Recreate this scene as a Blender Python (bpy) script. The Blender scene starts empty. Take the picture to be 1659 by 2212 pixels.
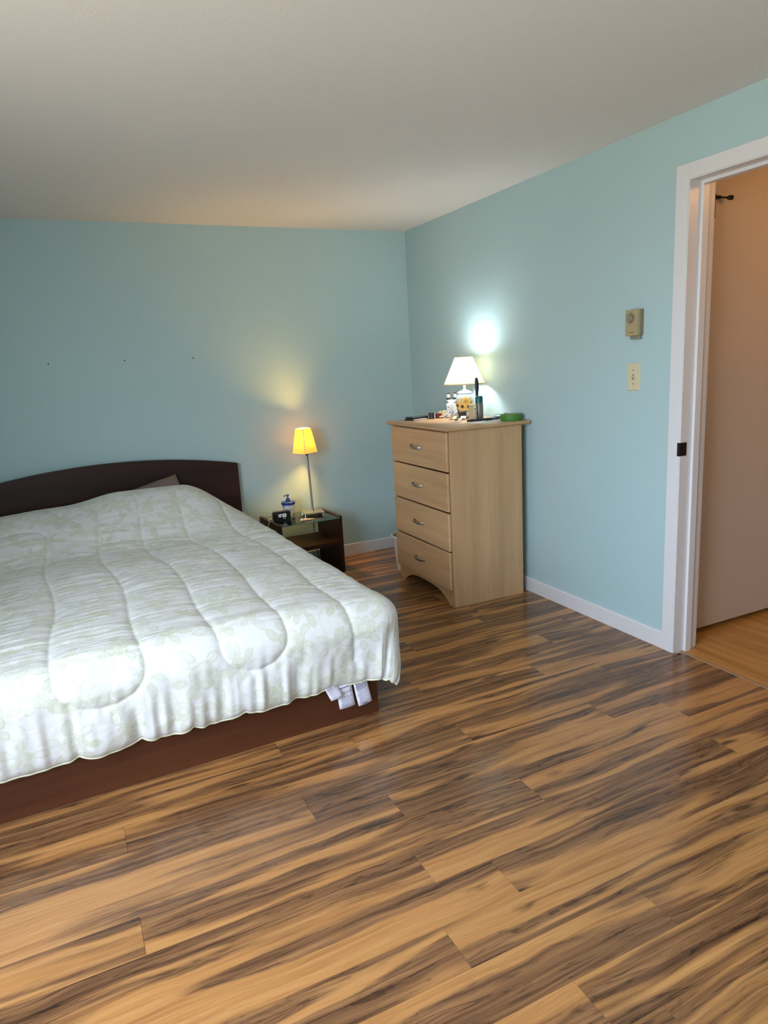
import bpy, bmesh, math, random
import numpy as np
from mathutils import Vector, Matrix, Euler

random.seed(7)
rng = np.random.default_rng(11)
SC = bpy.context.scene
COL = SC.collection
R = math.radians

# ------------------------------------------------------------------ camera
F_PX, W_PX = 1487.037, 1659.0
yaw, pitch, roll = 0.4351808, -0.2120076, -0.0555170
cam_d = bpy.data.cameras.new('camera')
cam_d.sensor_fit = 'HORIZONTAL'
cam_d.sensor_width = 36.0
cam_d.lens = 36.0 * F_PX / W_PX
cam_d.clip_start = 0.05
cam = bpy.data.objects.new('camera', cam_d)
COL.objects.link(cam)
_d = Vector((math.cos(pitch) * math.sin(yaw), math.cos(pitch) * math.cos(yaw), math.sin(pitch)))
_r0 = Vector((math.cos(yaw), -math.sin(yaw), 0))
_u0 = _r0.cross(_d)
_r = math.cos(roll) * _r0 + math.sin(roll) * _u0
_u = -math.sin(roll) * _r0 + math.cos(roll) * _u0
_m = Matrix((_r, _u, -_d)).transposed().to_4x4()
_m.translation = Vector((-2.4322277, -4.6198992, 1.378))
cam.matrix_world = _m
SC.camera = cam

# ------------------------------------------------------------------ exposure
SC.view_settings.view_transform = 'Standard'
SC.view_settings.look = 'None'
SC.view_settings.gamma = 1.0
SC.view_settings.use_curve_mapping = False
SC.view_settings.exposure = 0.72

# ------------------------------------------------------------------ world: overcast daylight, ground below the horizon
world = bpy.data.worlds.new('world')
SC.world = world
world.use_nodes = True
wn = world.node_tree
wn.nodes.clear()
_o = wn.nodes.new('ShaderNodeOutputWorld')
_b = wn.nodes.new('ShaderNodeBackground')
_tc = wn.nodes.new('ShaderNodeTexCoord')
_sx = wn.nodes.new('ShaderNodeSeparateXYZ')
_mr = wn.nodes.new('ShaderNodeMapRange')
_mr.inputs['From Min'].default_value = -0.06
_mr.inputs['From Max'].default_value = 0.06
_mx = wn.nodes.new('ShaderNodeMix')
_mx.data_type = 'RGBA'
_mx.inputs['A'].default_value = (0.56, 0.53, 0.46, 1)
_mx.inputs['B'].default_value = (0.82, 0.945, 1.11, 1)
wn.links.new(_tc.outputs['Generated'], _sx.inputs[0])
wn.links.new(_sx.outputs['Z'], _mr.inputs['Value'])
wn.links.new(_mr.outputs['Result'], _mx.inputs['Factor'])
wn.links.new(_mx.outputs['Result'], _b.inputs['Color'])
wn.links.new(_b.outputs[0], _o.inputs[0])
_b.inputs['Strength'].default_value = 9.0

# window in the left wall (outside the frame) and the portal that guides daylight through it
H = 2.289
XL, YF = -3.50, -5.35            # left wall, wall behind the camera
WIN = (-4.85, -2.92, 0.62, 2.12)  # y0, y1, z0, z1
pl = bpy.data.lights.new('window_daylight', 'AREA')
pl.shape = 'RECTANGLE'
pl.size = WIN[3] - WIN[2]
pl.size_y = WIN[1] - WIN[0]
pl.cycles.is_portal = True
po = bpy.data.objects.new('window_daylight', pl)
COL.objects.link(po)
po.location = (XL - 0.06, (WIN[0] + WIN[1]) / 2, (WIN[2] + WIN[3]) / 2)
po.rotation_euler = (0, R(-90), 0)


# ================================================================== helpers
def lin(r, g, b):
    f = lambda c: (c / 255 / 12.92) if c / 255 <= 0.04045 else ((c / 255 + 0.055) / 1.055) ** 2.4
    return (f(r), f(g), f(b), 1.0)


class NT:
    def __init__(self, name):
        self.m = bpy.data.materials.new(name)
        self.m.use_nodes = True
        self.t = self.m.node_tree
        self.t.nodes.clear()
        self.out = self.t.nodes.new('ShaderNodeOutputMaterial')

    def n(self, kind, **kw):
        nd = self.t.nodes.new(kind)
        for k, v in kw.items():
            setattr(nd, k, v)
        return nd

    def l(self, a, b):
        self.t.links.new(a, b)

    def bsdf(self, color=None, rough=0.5, metal=0.0, spec=0.5, **kw):
        p = self.n('ShaderNodeBsdfPrincipled')
        if color is not None:
            p.inputs['Base Color'].default_value = color
        p.inputs['Roughness'].default_value = rough
        p.inputs['Metallic'].default_value = metal
        p.inputs['Specular IOR Level'].default_value = spec
        for k, v in kw.items():
            p.inputs[k].default_value = v
        self.l(p.outputs[0], self.out.inputs[0])
        return p

    def math(self, op, a, b=None, clamp=False):
        nd = self.n('ShaderNodeMath', operation=op, use_clamp=clamp)
        for i, v in enumerate((a, b)):
            if v is None:
                continue
            if isinstance(v, (int, float)):
                nd.inputs[i].default_value = v
            else:
                self.l(v, nd.inputs[i])
        return nd.outputs[0]

    def noise(self, vec, scale=5, detail=2, rough=0.5, dist=0.0):
        nd = self.n('ShaderNodeTexNoise')
        nd.inputs['Scale'].default_value = scale
        nd.inputs['Detail'].default_value = detail
        nd.inputs['Roughness'].default_value = rough
        nd.inputs['Distortion'].default_value = dist
        if vec is not None:
            self.l(vec, nd.inputs['Vector'])
        return nd.outputs['Fac']

    def mapping(self, vec, scale=(1, 1, 1), loc=(0, 0, 0), rot=(0, 0, 0)):
        nd = self.n('ShaderNodeMapping')
        nd.inputs['Scale'].default_value = scale
        nd.inputs['Location'].default_value = loc
        nd.inputs['Rotation'].default_value = rot
        self.l(vec, nd.inputs['Vector'])
        return nd.outputs[0]

    def ramp(self, fac, stops, interp='LINEAR'):
        nd = self.n('ShaderNodeValToRGB')
        cr = nd.color_ramp
        cr.interpolation = interp
        while len(cr.elements) < len(stops):
            cr.elements.new(0.5)
        for e, (p, c) in zip(cr.elements, stops):
            e.position = p
            e.color = c if len(c) == 4 else (*c, 1)
        self.l(fac, nd.inputs[0])
        return nd.outputs[0]

    def mix(self, fac, a, b, blend='MIX'):
        nd = self.n('ShaderNodeMix', data_type='RGBA', blend_type=blend)
        for k, v in (('Factor', fac), ('A', a), ('B', b)):
            s = [i for i in nd.inputs if i.name == k and (i.type == 'RGBA' or (k == 'Factor' and i.type == 'VALUE'))][0]
            if isinstance(v, (int, float)):
                s.default_value = v
            elif isinstance(v, tuple):
                s.default_value = v
            else:
                self.l(v, s)
        return [o for o in nd.outputs if o.type == 'RGBA'][0]

    def bump(self, height, strength=0.2, dist=0.01):
        nd = self.n('ShaderNodeBump')
        nd.inputs['Strength'].default_value = strength
        nd.inputs['Distance'].default_value = dist
        self.l(height, nd.inputs['Height'])
        return nd.outputs[0]

    def coords(self, rnd=True):
        tc = self.n('ShaderNodeTexCoord').outputs['Object']
        if not rnd:
            return tc
        oi = self.n('ShaderNodeObjectInfo').outputs['Random']
        m = self.math('MULTIPLY', oi, 57.0)
        cx = self.n('ShaderNodeCombineXYZ')
        for i in range(3):
            self.l(m, cx.inputs[i])
        ad = self.n('ShaderNodeVectorMath', operation='ADD')
        self.l(tc, ad.inputs[0])
        self.l(cx.outputs[0], ad.inputs[1])
        return ad.outputs[0]


M = {}


def simple(name, col, rough=0.5, metal=0.0, spec=0.5, noise=0.06, scale=30, **kw):
    """plain colour with a little procedural mottling"""
    t = NT(name)
    p = t.bsdf(col, rough, metal, spec, **kw)
    v = t.coords()
    f = t.noise(v, scale, 3)
    dark = tuple(c * (1 - noise) for c in col[:3]) + (1,)
    lite = tuple(min(1, c * (1 + noise)) for c in col[:3]) + (1,)
    c = t.mix(f, dark, lite)
    t.l(c, p.inputs['Base Color'])
    M[name] = t.m
    return t.m


def emis(name, col, strength):
    t = NT(name)
    e = t.n('ShaderNodeEmission')
    e.inputs[0].default_value = col
    e.inputs[1].default_value = strength
    t.l(e.outputs[0], t.out.inputs[0])
    M[name] = t.m


def paint(name, col, bump=0.10, scale=260, rough=0.62, spec=0.28):
    t = NT(name)
    p = t.bsdf(col, rough, spec=spec)
    v = t.coords(False)
    big = t.noise(v, 1.3, 3)
    c = t.mix(big, tuple(x * 0.97 for x in col[:3]) + (1,), tuple(min(1, x * 1.03) for x in col[:3]) + (1,))
    t.l(c, p.inputs['Base Color'])
    f = t.noise(v, scale, 2)
    t.l(t.bump(f, bump, 0.002), p.inputs['Normal'])
    M[name] = t.m


paint('wall_paint', (0.44, 0.60, 0.625, 1))
paint('ceiling_paint', (0.76, 0.73, 0.70, 1), bump=0.35, scale=120, rough=0.8)
paint('trim_paint', (0.74, 0.73, 0.75, 1), bump=0.04, scale=90, rough=0.32, spec=0.5)
paint('hall_paint', (0.72, 0.66, 0.58, 1), bump=0.12)
paint('hall_door_paint', (0.56, 0.465, 0.375, 1), bump=0.06, scale=200, rough=0.55)


def wood(name, c_dark, c_lite, axis='x', rough=0.35, spec=0.5, sx=1.2, sy=30, contrast=(0.35, 0.65), bump=0.03, knots=False):
    t = NT(name)
    p = t.bsdf(None, rough, spec=spec)
    v = t.coords()
    rot = {'x': (0, 0, 0), 'y': (0, 0, R(90)), 'z': (0, R(90), 0)}[axis]
    q = t.mapping(v, (1, 1, 1), (0, 0, 0), rot)
    q1 = t.mapping(q, (sx, sy * 0.35, sy * 0.35))
    q2 = t.mapping(q, (sx * 2.2, sy * 4, sy * 4))
    f1 = t.noise(q1, 1.0, 3, 0.5, 0.6)
    f2 = t.noise(q2, 1.0, 4, 0.6, 0.2)
    f = t.math('ADD', t.math('MULTIPLY', f1, 0.65), t.math('MULTIPLY', f2, 0.35))
    col = t.ramp(f, [(contrast[0], c_dark), (contrast[1], c_lite)])
    if knots:
        vo = t.n('ShaderNodeTexVoronoi', feature='F1')
        vo.inputs['Scale'].default_value = 1.0
        t.l(t.mapping(q, (2.6, 7.0, 7.0)), vo.inputs['Vector'])
        k = t.ramp(vo.outputs['Distance'], [(0.02, (1, 1, 1)), (0.13, (0, 0, 0))])
        col = t.mix(t.math('MULTIPLY', k, 0.45), col, tuple(c * 0.45 for c in c_dark[:3]) + (1,))
    t.l(col, p.inputs['Base Color'])
    t.l(t.bump(f2, bump, 0.001), p.inputs['Normal'])
    M[name] = t.m


MAPLE_D, MAPLE_L = (0.43, 0.245, 0.115, 1), (0.66, 0.415, 0.220, 1)
wood('maple_vertical', MAPLE_D, MAPLE_L, 'z', 0.42, 0.4, 1.0, 26, (0.25, 0.72), knots=True)
wood('maple_horizontal', MAPLE_D, MAPLE_L, 'y', 0.42, 0.4, 1.0, 26, (0.25, 0.72), knots=True)
BRN_D, BRN_L = (0.018, 0.0060, 0.0042, 1), (0.042, 0.0135, 0.0085, 1)
wood('espresso_wood', BRN_D, BRN_L, 'x', 0.45, 0.28, 0.8, 34, (0.3, 0.7))
wood('espresso_side', BRN_D, BRN_L, 'y', 0.42, 0.32, 0.8, 34, (0.3, 0.7))
wood('cherry_panel', (0.080, 0.0235, 0.0100, 1), (0.125, 0.040, 0.0175, 1), 'x', 0.36, 0.4, 0.8, 40, (0.3, 0.7))
wood('oak_strip', (0.36, 0.15, 0.030, 1), (0.64, 0.32, 0.085, 1), 'y', 0.30, 0.5, 1.2, 60, (0.3, 0.72))


def floor_material():
    t = NT('laminate')
    p = t.bsdf(None, 0.24, spec=0.5)
    v = t.coords()
    # wavy warp so that the figure meanders along the board
    wob = t.noise(t.mapping(v, (2.2, 3.0, 1)), 1.0, 2)
    sep = t.n('ShaderNodeSeparateXYZ')
    t.l(v, sep.inputs[0])
    y2 = t.math('ADD', sep.outputs['Y'], t.math('MULTIPLY', t.math('SUBTRACT', wob, 0.5), 0.055))
    cb = t.n('ShaderNodeCombineXYZ')
    t.l(sep.outputs['X'], cb.inputs[0])
    t.l(y2, cb.inputs[1])
    q = cb.outputs[0]
    heart0 = t.noise(t.mapping(q, (0.85, 11.0, 1)), 1.0, 2.0, 0.45, 0.9)
    rag = t.noise(t.mapping(q, (9.0, 60.0, 1), (4, 2, 0)), 1.0, 3, 0.6, 0.3)
    heart = t.math('ADD', heart0, t.math('MULTIPLY', t.math('SUBTRACT', rag, 0.5), 0.045))
    streak = t.noise(t.mapping(q, (1.5, 52.0, 1), (3, 1, 0)), 1.0, 6, 0.66, 0.5)
    fine = t.noise(t.mapping(q, (6.0, 300.0, 1), (8, 3, 0)), 1.0, 4, 0.7, 0.1)
    patch = t.noise(t.mapping(q, (3.6, 15.0, 1), (1, 7, 0)), 1.0, 6, 0.68, 1.6)
    vein = t.noise(t.mapping(q, (1.0, 26.0, 1), (6, 9, 0)), 1.0, 4, 0.6, 1.1)
    tan = t.ramp(streak, [(0.28, lin(142, 95, 56)), (0.46, lin(182, 128, 76)), (0.75, lin(202, 150, 94))])
    brown = t.ramp(streak, [(0.29, lin(58, 39, 28)), (0.41, lin(102, 70, 47)), (0.55, lin(136, 96, 64)), (0.74, lin(172, 124, 80))])
    hm = t.ramp(heart, [(0.425, (0, 0, 0)), (0.50, (0.9, 0.9, 0.9)), (0.56, (1, 1, 1))])
    col = t.mix(hm, tan, brown)
    # thin dark growth lines, strongest in the heartwood
    vd = t.math('ABSOLUTE', t.math('SUBTRACT', vein, 0.5))
    vl_ = t.ramp(vd, [(0.0, (1, 1, 1)), (0.022, (0, 0, 0))])
    vm = t.math('MULTIPLY', vl_, t.math('ADD', 0.12, t.math('MULTIPLY', hm, 0.6)))
    col = t.mix(vm, col, lin(48, 32, 25))
    # black burl patches inside the heartwood
    pm = t.ramp(patch, [(0.565, (0, 0, 0)), (0.64, (1, 1, 1))])
    pm2 = t.math('MULTIPLY', t.math('MULTIPLY', pm, hm), t.ramp(streak, [(0.35, (1, 1, 1)), (0.62, (0.2, 0.2, 0.2))]))
    col = t.mix(t.math('MULTIPLY', pm2, 0.9), col, lin(38, 27, 23))
    # knots with ragged edges
    vo = t.n('ShaderNodeTexVoronoi', feature='F1')
    vo.inputs['Scale'].default_value = 1.0
    t.l(t.mapping(q, (2.2, 9.0, 1)), vo.inputs['Vector'])
    kd = t.math('ADD', vo.outputs['Distance'], t.math('MULTIPLY', t.math('SUBTRACT', rag, 0.5), 0.22))
    kn = t.ramp(kd, [(0.05, (1, 1, 1)), (0.13, (0, 0, 0))])
    col = t.mix(t.math('MULTIPLY', kn, 0.8), col, lin(50, 34, 27))
    fn = t.ramp(fine, [(0.3, (0.84, 0.84, 0.84)), (0.7, (1.10, 1.10, 1.10))])
    col = t.mix(1.0, col, fn, 'MULTIPLY')
    t.l(col, p.inputs['Base Color'])
    t.l(t.math('ADD', 0.15, t.math('MULTIPLY', fine, 0.10)), p.inputs['Roughness'])
    t.l(t.bump(fine, 0.05, 0.0006), p.inputs['Normal'])
    M['laminate'] = t.m


floor_material()
simple('joint_dark', lin(48, 34, 26), 0.8)
simple('chrome', (0.72, 0.71, 0.69, 1), 0.16, 1.0)
simple('nickel', (0.42, 0.42, 0.42, 1), 0.30, 1.0)
simple('brushed', (0.62, 0.56, 0.46, 1), 0.32, 1.0)
simple('black_plastic', (0.014, 0.014, 0.017, 1), 0.35)
simple('black_gloss', (0.010, 0.010, 0.012, 1), 0.12)
simple('dark_bronze', (0.022, 0.015, 0.013, 1), 0.38, 0.6)
simple('white_plastic', (0.74, 0.73, 0.71, 1), 0.4)
simple('bin_plastic', (0.70, 0.68, 0.62, 1), 0.42)
simple('blue_plastic', lin(28, 58, 142), 0.35)
simple('pump_plastic', lin(70, 92, 150), 0.2)
simple('ivory', lin(214, 203, 172), 0.42)
simple('thermostat_metal', lin(176, 160, 122), 0.45, 0.1)
simple('thermostat_side', lin(138, 126, 100), 0.45, 0.1)
simple('dial_grey', lin(150, 142, 122), 0.4, 0.2)
simple('ink', (0.03, 0.03, 0.04, 1), 0.6)
simple('ink_pale', lin(120, 120, 150), 0.7)
simple('ink_bold', lin(70, 70, 110), 0.7)
simple('tag_cloth', lin(226, 222, 238), 0.85)
simple('pillow_cloth', lin(128, 106, 98), 0.9, noise=0.12, scale=9)
simple('mattress_cloth', (0.72, 0.71, 0.68, 1), 0.9)
simple('piping_cloth', lin(232, 235, 205), 0.85)
simple('tape_green', lin(70, 128, 46), 0.55)
simple('tape_core', lin(180, 160, 126), 0.8)
simple('teal_plastic', lin(10, 98, 98), 0.35)
simple('can_grey', lin(128, 122, 118), 0.4, 0.3)
simple('card_tan', lin(206, 180, 134), 0.6)
simple('card_cream', lin(228, 218, 190), 0.7)
simple('navy_rubber', lin(22, 22, 46), 0.4)
simple('maroon', lin(92, 22, 28), 0.35)
simple('red_leather', lin(120, 30, 32), 0.4)
simple('dark_strap', lin(44, 32, 34), 0.4)
simple('foil_white', (0.86, 0.85, 0.84, 1), 0.35)
simple('foil_yellow', lin(214, 190, 96), 0.4)
simple('paper_white', (0.78, 0.77, 0.74, 1), 0.8)
simple('amber', lin(120, 84, 30), 0.3)
simple('grey_blue', lin(96, 116, 128), 0.4)
simple('cream_tube', lin(228, 212, 186), 0.45)
simple('nail_steel', (0.02, 0.02, 0.02, 1), 0.5, 0.5)
simple('porcelain', (0.80, 0.80, 0.82, 1), 0.18)
emis('clock_digit', (0.92, 0.97, 1.0, 1), 0.55)
emis('clock_digit_dim', (0.7, 0.75, 0.8, 1), 0.22)


def shade_mat(name, col, trans, mixf):
    t = NT(name)
    d = t.n('ShaderNodeBsdfDiffuse')
    d.inputs[0].default_value = col
    tr = t.n('ShaderNodeBsdfTranslucent')
    tr.inputs[0].default_value = trans
    v = t.coords(False)
    w = t.noise(v, 350, 2)
    t.l(t.bump(w, 0.1, 0.001), d.inputs['Normal'])
    mx = t.n('ShaderNodeMixShader')
    mx.inputs[0].default_value = mixf
    t.l(d.outputs[0], mx.inputs[1])
    t.l(tr.outputs[0], mx.inputs[2])
    t.l(mx.outputs[0], t.out.inputs[0])
    M[name] = t.m


shade_mat('shade_white', (0.80, 0.75, 0.64, 1), (0.96, 0.86, 0.66, 1), 0.80)
shade_mat('shade_amber', (0.80, 0.66, 0.40, 1), (0.92, 0.70, 0.30, 1), 0.55)


def glass_mat():
    t = NT('tinted_glass')
    g = t.n('ShaderNodeBsdfGlossy')
    g.inputs['Roughness'].default_value = 0.02
    tr = t.n('ShaderNodeBsdfTransparent')
    tr.inputs[0].default_value = (0.80, 0.88, 0.82, 1)
    fr = t.n('ShaderNodeFresnel')
    fr.inputs[0].default_value = 1.5
    mx = t.n('ShaderNodeMixShader')
    t.l(fr.outputs[0], mx.inputs[0])
    t.l(tr.outputs[0], mx.inputs[1])
    t.l(g.outputs[0], mx.inputs[2])
    t.l(mx.outputs[0], t.out.inputs[0])
    M['tinted_glass'] = t.m
    t = NT('glass_edge')
    p = t.bsdf((0.10, 0.22, 0.16, 1), 0.1)
    M['glass_edge'] = t.m


glass_mat()


def attr_mat(name, attr, rough, spec, fabric=False):
    t = NT(name)
    p = t.bsdf(None, rough, spec=spec)
    a = t.n('ShaderNodeAttribute', attribute_name=attr)
    t.l(a.outputs['Color'], p.inputs['Base Color'])
    if fabric:
        v = t.coords(False)
        w = t.noise(v, 620, 2)
        w2 = t.noise(t.mapping(v, (9, 34, 20)), 1.0, 5, 0.65, 0.8)
        s = t.math('ADD', t.math('MULTIPLY', w, 0.12), w2)
        t.l(t.bump(s, 0.42, 0.008), p.inputs['Normal'])
        p.inputs['Sheen Weight'].default_value = 0.15
    M[name] = t.m


attr_mat('comforter_cloth', 'pattern', 0.85, 0.2, True)
attr_mat('painted_ceramic', 'paint', 0.16, 0.5)


# ---------------------------------------------------------------- mesh helpers
def link(o, parent=None):
    COL.objects.link(o)
    if parent is not None:
        o.parent = parent
    return o


def tag(o, label=None, cat=None, group=None, kind=None):
    if label:
        o['label'] = label
    if cat:
        o['category'] = cat
    if group:
        o['group'] = group
    if kind:
        o['kind'] = kind
    return o


def thing(name, label, cat, loc=(0, 0, 0), rot=(0, 0, 0), group=None):
    o = bpy.data.objects.new(name, None)
    o.empty_display_size = 0.05
    o.location = loc
    o.rotation_euler = rot
    COL.objects.link(o)
    return tag(o, label, cat, group)


def obj(name, bm, mat, parent=None, loc=(0, 0, 0), rot=(0, 0, 0), smooth=False, label=None):
    me = bpy.data.meshes.new(name)
    bmesh.ops.recalc_face_normals(bm, faces=bm.faces)
    bm.to_mesh(me)
    bm.free()
    if smooth:
        for p in me.polygons:
            p.use_smooth = True
        try:
            me.set_sharp_from_angle(angle=R(38))
        except Exception:
            pass
    mats = mat if isinstance(mat, (list, tuple)) else [mat]
    for m in mats:
        me.materials.append(M[m])
    o = bpy.data.objects.new(name, me)
    o.location = loc
    o.rotation_euler = rot
    link(o, parent)
    if label:
        o['label'] = label
    return o


def box(bm, x0, x1, y0, y1, z0, z1, bevel=0.0, seg=2, mi=0):
    vs = [bm.verts.new(c) for c in ((x0, y0, z0), (x1, y0, z0), (x1, y1, z0), (x0, y1, z0), (x0, y0, z1), (x1, y0, z1), (x1, y1, z1), (x0, y1, z1))]
    fs = [bm.faces.new([vs[i] for i in q]) for q in ((0, 3, 2, 1), (4, 5, 6, 7), (0, 1, 5, 4), (1, 2, 6, 5), (2, 3, 7, 6), (3, 0, 4, 7))]
    for f in fs:
        f.material_index = mi
    if bevel > 0:
        es = list({e for f in fs for e in f.edges})
        bmesh.ops.bevel(bm, geom=es, offset=bevel, segments=seg, profile=0.5, affect='EDGES', clamp_overlap=True)
    return bm


def B(*a, **k):
    return box(bmesh.new(), *a, **k)


def lathe(bm, prof, n=32, cx=0, cy=0, cap=True, mi=0):
    rings = []
    for r, z in prof:
        rings.append([bm.verts.new((cx + r * math.cos(2 * math.pi * i / n), cy + r * math.sin(2 * math.pi * i / n), z)) for i in range(n)])
    for a, b in zip(rings, rings[1:]):
        for i in range(n):
            f = bm.faces.new((a[i], a[(i + 1) % n], b[(i + 1) % n], b[i]))
            f.material_index = mi
    if cap:
        for rg, rev in ((rings[0], True), (rings[-1], False)):
            f = bm.faces.new(rg[::-1] if rev else rg)
            f.material_index = mi
    return bm


def L(prof, **k):
    return lathe(bmesh.new(), prof, **k)


def tube(bm, pts, r, n=8, flat=1.0, up=(0, 0, 1)):
    """sweep an ellipse along a polyline; r may be a list; flat scales the second axis"""
    pts = [Vector(p) for p in pts]
    rs = r if isinstance(r, (list, tuple)) else [r] * len(pts)
    rings = []
    prev = Vector(up)
    for i, p in enumerate(pts):
        t = (pts[min(i + 1, len(pts) - 1)] - pts[max(i - 1, 0)]).normalized()
        s = t.cross(prev)
        if s.length < 1e-4:
            s = t.cross(Vector((1, 0.2, 0.1)))
        s.normalize()
        u = s.cross(t).normalized()
        prev = u
        rings.append([bm.verts.new(p + (s * math.cos(2 * math.pi * k / n) * flat + u * math.sin(2 * math.pi * k / n)) * rs[i]) for k in range(n)])
    for a, b in zip(rings, rings[1:]):
        for i in range(n):
            bm.faces.new((a[i], a[(i + 1) % n], b[(i + 1) % n], b[i]))
    bm.faces.new(rings[0][::-1])
    bm.faces.new(rings[-1])
    return bm


def T(*a, **k):
    return tube(bmesh.new(), *a, **k)


def prism(bm, poly, axis, a, b):
    """extrude a 2-D polygon along axis from a to b; poly coords are the two other axes in order"""
    def mk(p, t):
        c = list(p)
        c.insert(axis, t)
        return bm.verts.new(c)
    A_ = [mk(p, a) for p in poly]
    B_ = [mk(p, b) for p in poly]
    n = len(poly)
    bm.faces.new(A_)
    bm.faces.new(B_[::-1])
    for i in range(n):
        bm.faces.new((A_[i], B_[i], B_[(i + 1) % n], A_[(i + 1) % n]))
    return bm


def text_obj(name, s, size, mat, parent, loc, rot, depth=0.0004, align='CENTER', xs=1.0):
    cu = bpy.data.curves.new(name + '_curve', 'FONT')
    cu.body = s
    cu.size = size
    cu.extrude = depth
    cu.align_x = align
    cu.align_y = 'CENTER'
    cu.resolution_u = 3
    tmp = bpy.data.objects.new(name + '_tmp', cu)
    COL.objects.link(tmp)
    bpy.context.view_layer.update()
    dg = bpy.context.evaluated_depsgraph_get()
    me = bpy.data.meshes.new_from_object(tmp.evaluated_get(dg))
    bpy.data.objects.remove(tmp)
    bpy.data.curves.remove(cu)
    me.materials.clear()
    me.materials.append(M[mat])
    o = bpy.data.objects.new(name, me)
    o.location = loc
    o.rotation_euler = rot
    o.scale = (xs, 1, 1)
    return link(o, parent)


def np_mesh(name, verts, quads, mat, parent=None, smooth=True):
    me = bpy.data.meshes.new(name)
    nv, nq = len(verts), len(quads)
    me.vertices.add(nv)
    me.vertices.foreach_set('co', np.asarray(verts, dtype=np.float32).ravel())
    me.loops.add(nq * 4)
    me.loops.foreach_set('vertex_index', np.asarray(quads, dtype=np.int32).ravel())
    me.polygons.add(nq)
    me.polygons.foreach_set('loop_start', np.arange(0, nq * 4, 4, dtype=np.int32))
    me.polygons.foreach_set('loop_total', np.full(nq, 4, dtype=np.int32))
    me.update(calc_edges=True)
    me.validate()
    if smooth:
        me.polygons.foreach_set('use_smooth', np.ones(len(me.polygons), dtype=bool))
    me.materials.append(M[mat])
    o = bpy.data.objects.new(name, me)
    link(o, parent)
    return o


def grid_quads(na, nb):
    i = np.arange(na - 1)[:, None] * nb + np.arange(nb - 1)[None, :]
    return np.stack([i, i + nb, i + nb + 1, i + 1], -1).reshape(-1, 4)


_tabs = {}


def vnoise(x, y, seed=0):
    if seed not in _tabs:
        _tabs[seed] = np.random.default_rng(seed + 100).random((256, 256))
    tb = _tabs[seed]
    xi, yi = np.floor(x).astype(int), np.floor(y).astype(int)
    fx, fy = x - xi, y - yi
    fx, fy = fx * fx * (3 - 2 * fx), fy * fy * (3 - 2 * fy)
    g = lambda a, b: tb[a % 256, b % 256]
    return (g(xi, yi) * (1 - fx) + g(xi + 1, yi) * fx) * (1 - fy) + (g(xi, yi + 1) * (1 - fx) + g(xi + 1, yi + 1) * fx) * fy - 0.5


def sstep(x, a, b):
    t = np.clip((x - a) / (b - a), 0, 1)
    return t * t * (3 - 2 * t)


# ================================================================== the setting
DY0, DY1, DZ = -2.487, -3.285, 2.030     # door opening in the right wall
WT = 0.125                               # wall thickness


def struct(name, bm, mat, label, cat):
    o = obj(name, bm, mat)
    return tag(o, label, cat, kind='structure')


# floor: screed with a laminate board of its own for every plank
fl = struct('floor', B(XL - 0.1, 0.040, YF - 0.1, 0.1, -0.05, -0.0085), 'joint_dark', 'brown streaked laminate plank floor of the bedroom', 'floor')
PW, PL_, Y0 = 0.1368, 1.2115, -2.513
JOINT = {-8: -0.45, -4: -0.385, -3: -1.178, -2: -0.640, -1: -0.382, 0: -1.203, 1: -0.659, 2: -1.622, 3: -1.201, 4: -1.678, 5: -1.502, 6: -1.738, 7: -1.230, 8: -1.557}


def plank_mesh(length, width, bev=0.0006, th=0.008):
    bm = bmesh.new()
    x, y = length / 2 - 0.00025, width / 2 - 0.00015
    lo = [bm.verts.new((sx * x, sy * y, -th)) for sx, sy in ((-1, -1), (1, -1), (1, 1), (-1, 1))]
    mi = [bm.verts.new((sx * x, sy * y, -bev)) for sx, sy in ((-1, -1), (1, -1), (1, 1), (-1, 1))]
    hi = [bm.verts.new((sx * (x - bev), sy * (y - bev), 0)) for sx, sy in ((-1, -1), (1, -1), (1, 1), (-1, 1))]
    bm.faces.new(hi)
    for a, b in ((lo, mi), (mi, hi)):
        for i in range(4):
            bm.faces.new((a[i], a[(i + 1) % 4], b[(i + 1) % 4], b[i]))
    return bm


_full = {}


def add_plank(x0, x1, y0, y1, mat, parent, name='plank', z=0.0, along='x'):
    key = (round(x1 - x0, 4), round(y1 - y0, 4), mat)
    if key in _full:
        o = bpy.data.objects.new(name, _full[key])
        link(o, parent)
    else:
        o = obj(name, plank_mesh(x1 - x0, y1 - y0, 0.0006 if mat == 'laminate' else 0.0004), mat, parent)
        _full[key] = o.data
    o.location = ((x0 + x1) / 2, (y0 + y1) / 2, z)
    return o


for k in range(-19, 22):
    ya, yb = Y0 - PW * (k + 1), Y0 - PW * k
    yb = min(yb, 0.0)
    ya = max(ya, YF)
    if yb - ya < 0.01:
        continue
    xr = 0.028 if (yb < DY0 + 0.10 and ya > DY1 - 0.02) else 0.0
    j = JOINT.get(k, -random.random() * PL_)
    xs = [j + n * PL_ for n in range(-5, 5)]
    cuts = [XL] + [x for x in xs if XL + 0.03 < x < xr - 0.03] + [xr]
    for a, b in zip(cuts, cuts[1:]):
        yt = yb
        if xr > 0 and b == xr and yb > DY0:      # the board that meets the door jamb
            yt = yb
            b = 0.0
        add_plank(a, b, ya, yt, 'laminate', fl)
    if xr > 0 and yb > DY0:
        add_plank(0.0, xr, ya, DY0, 'laminate', fl)

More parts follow.
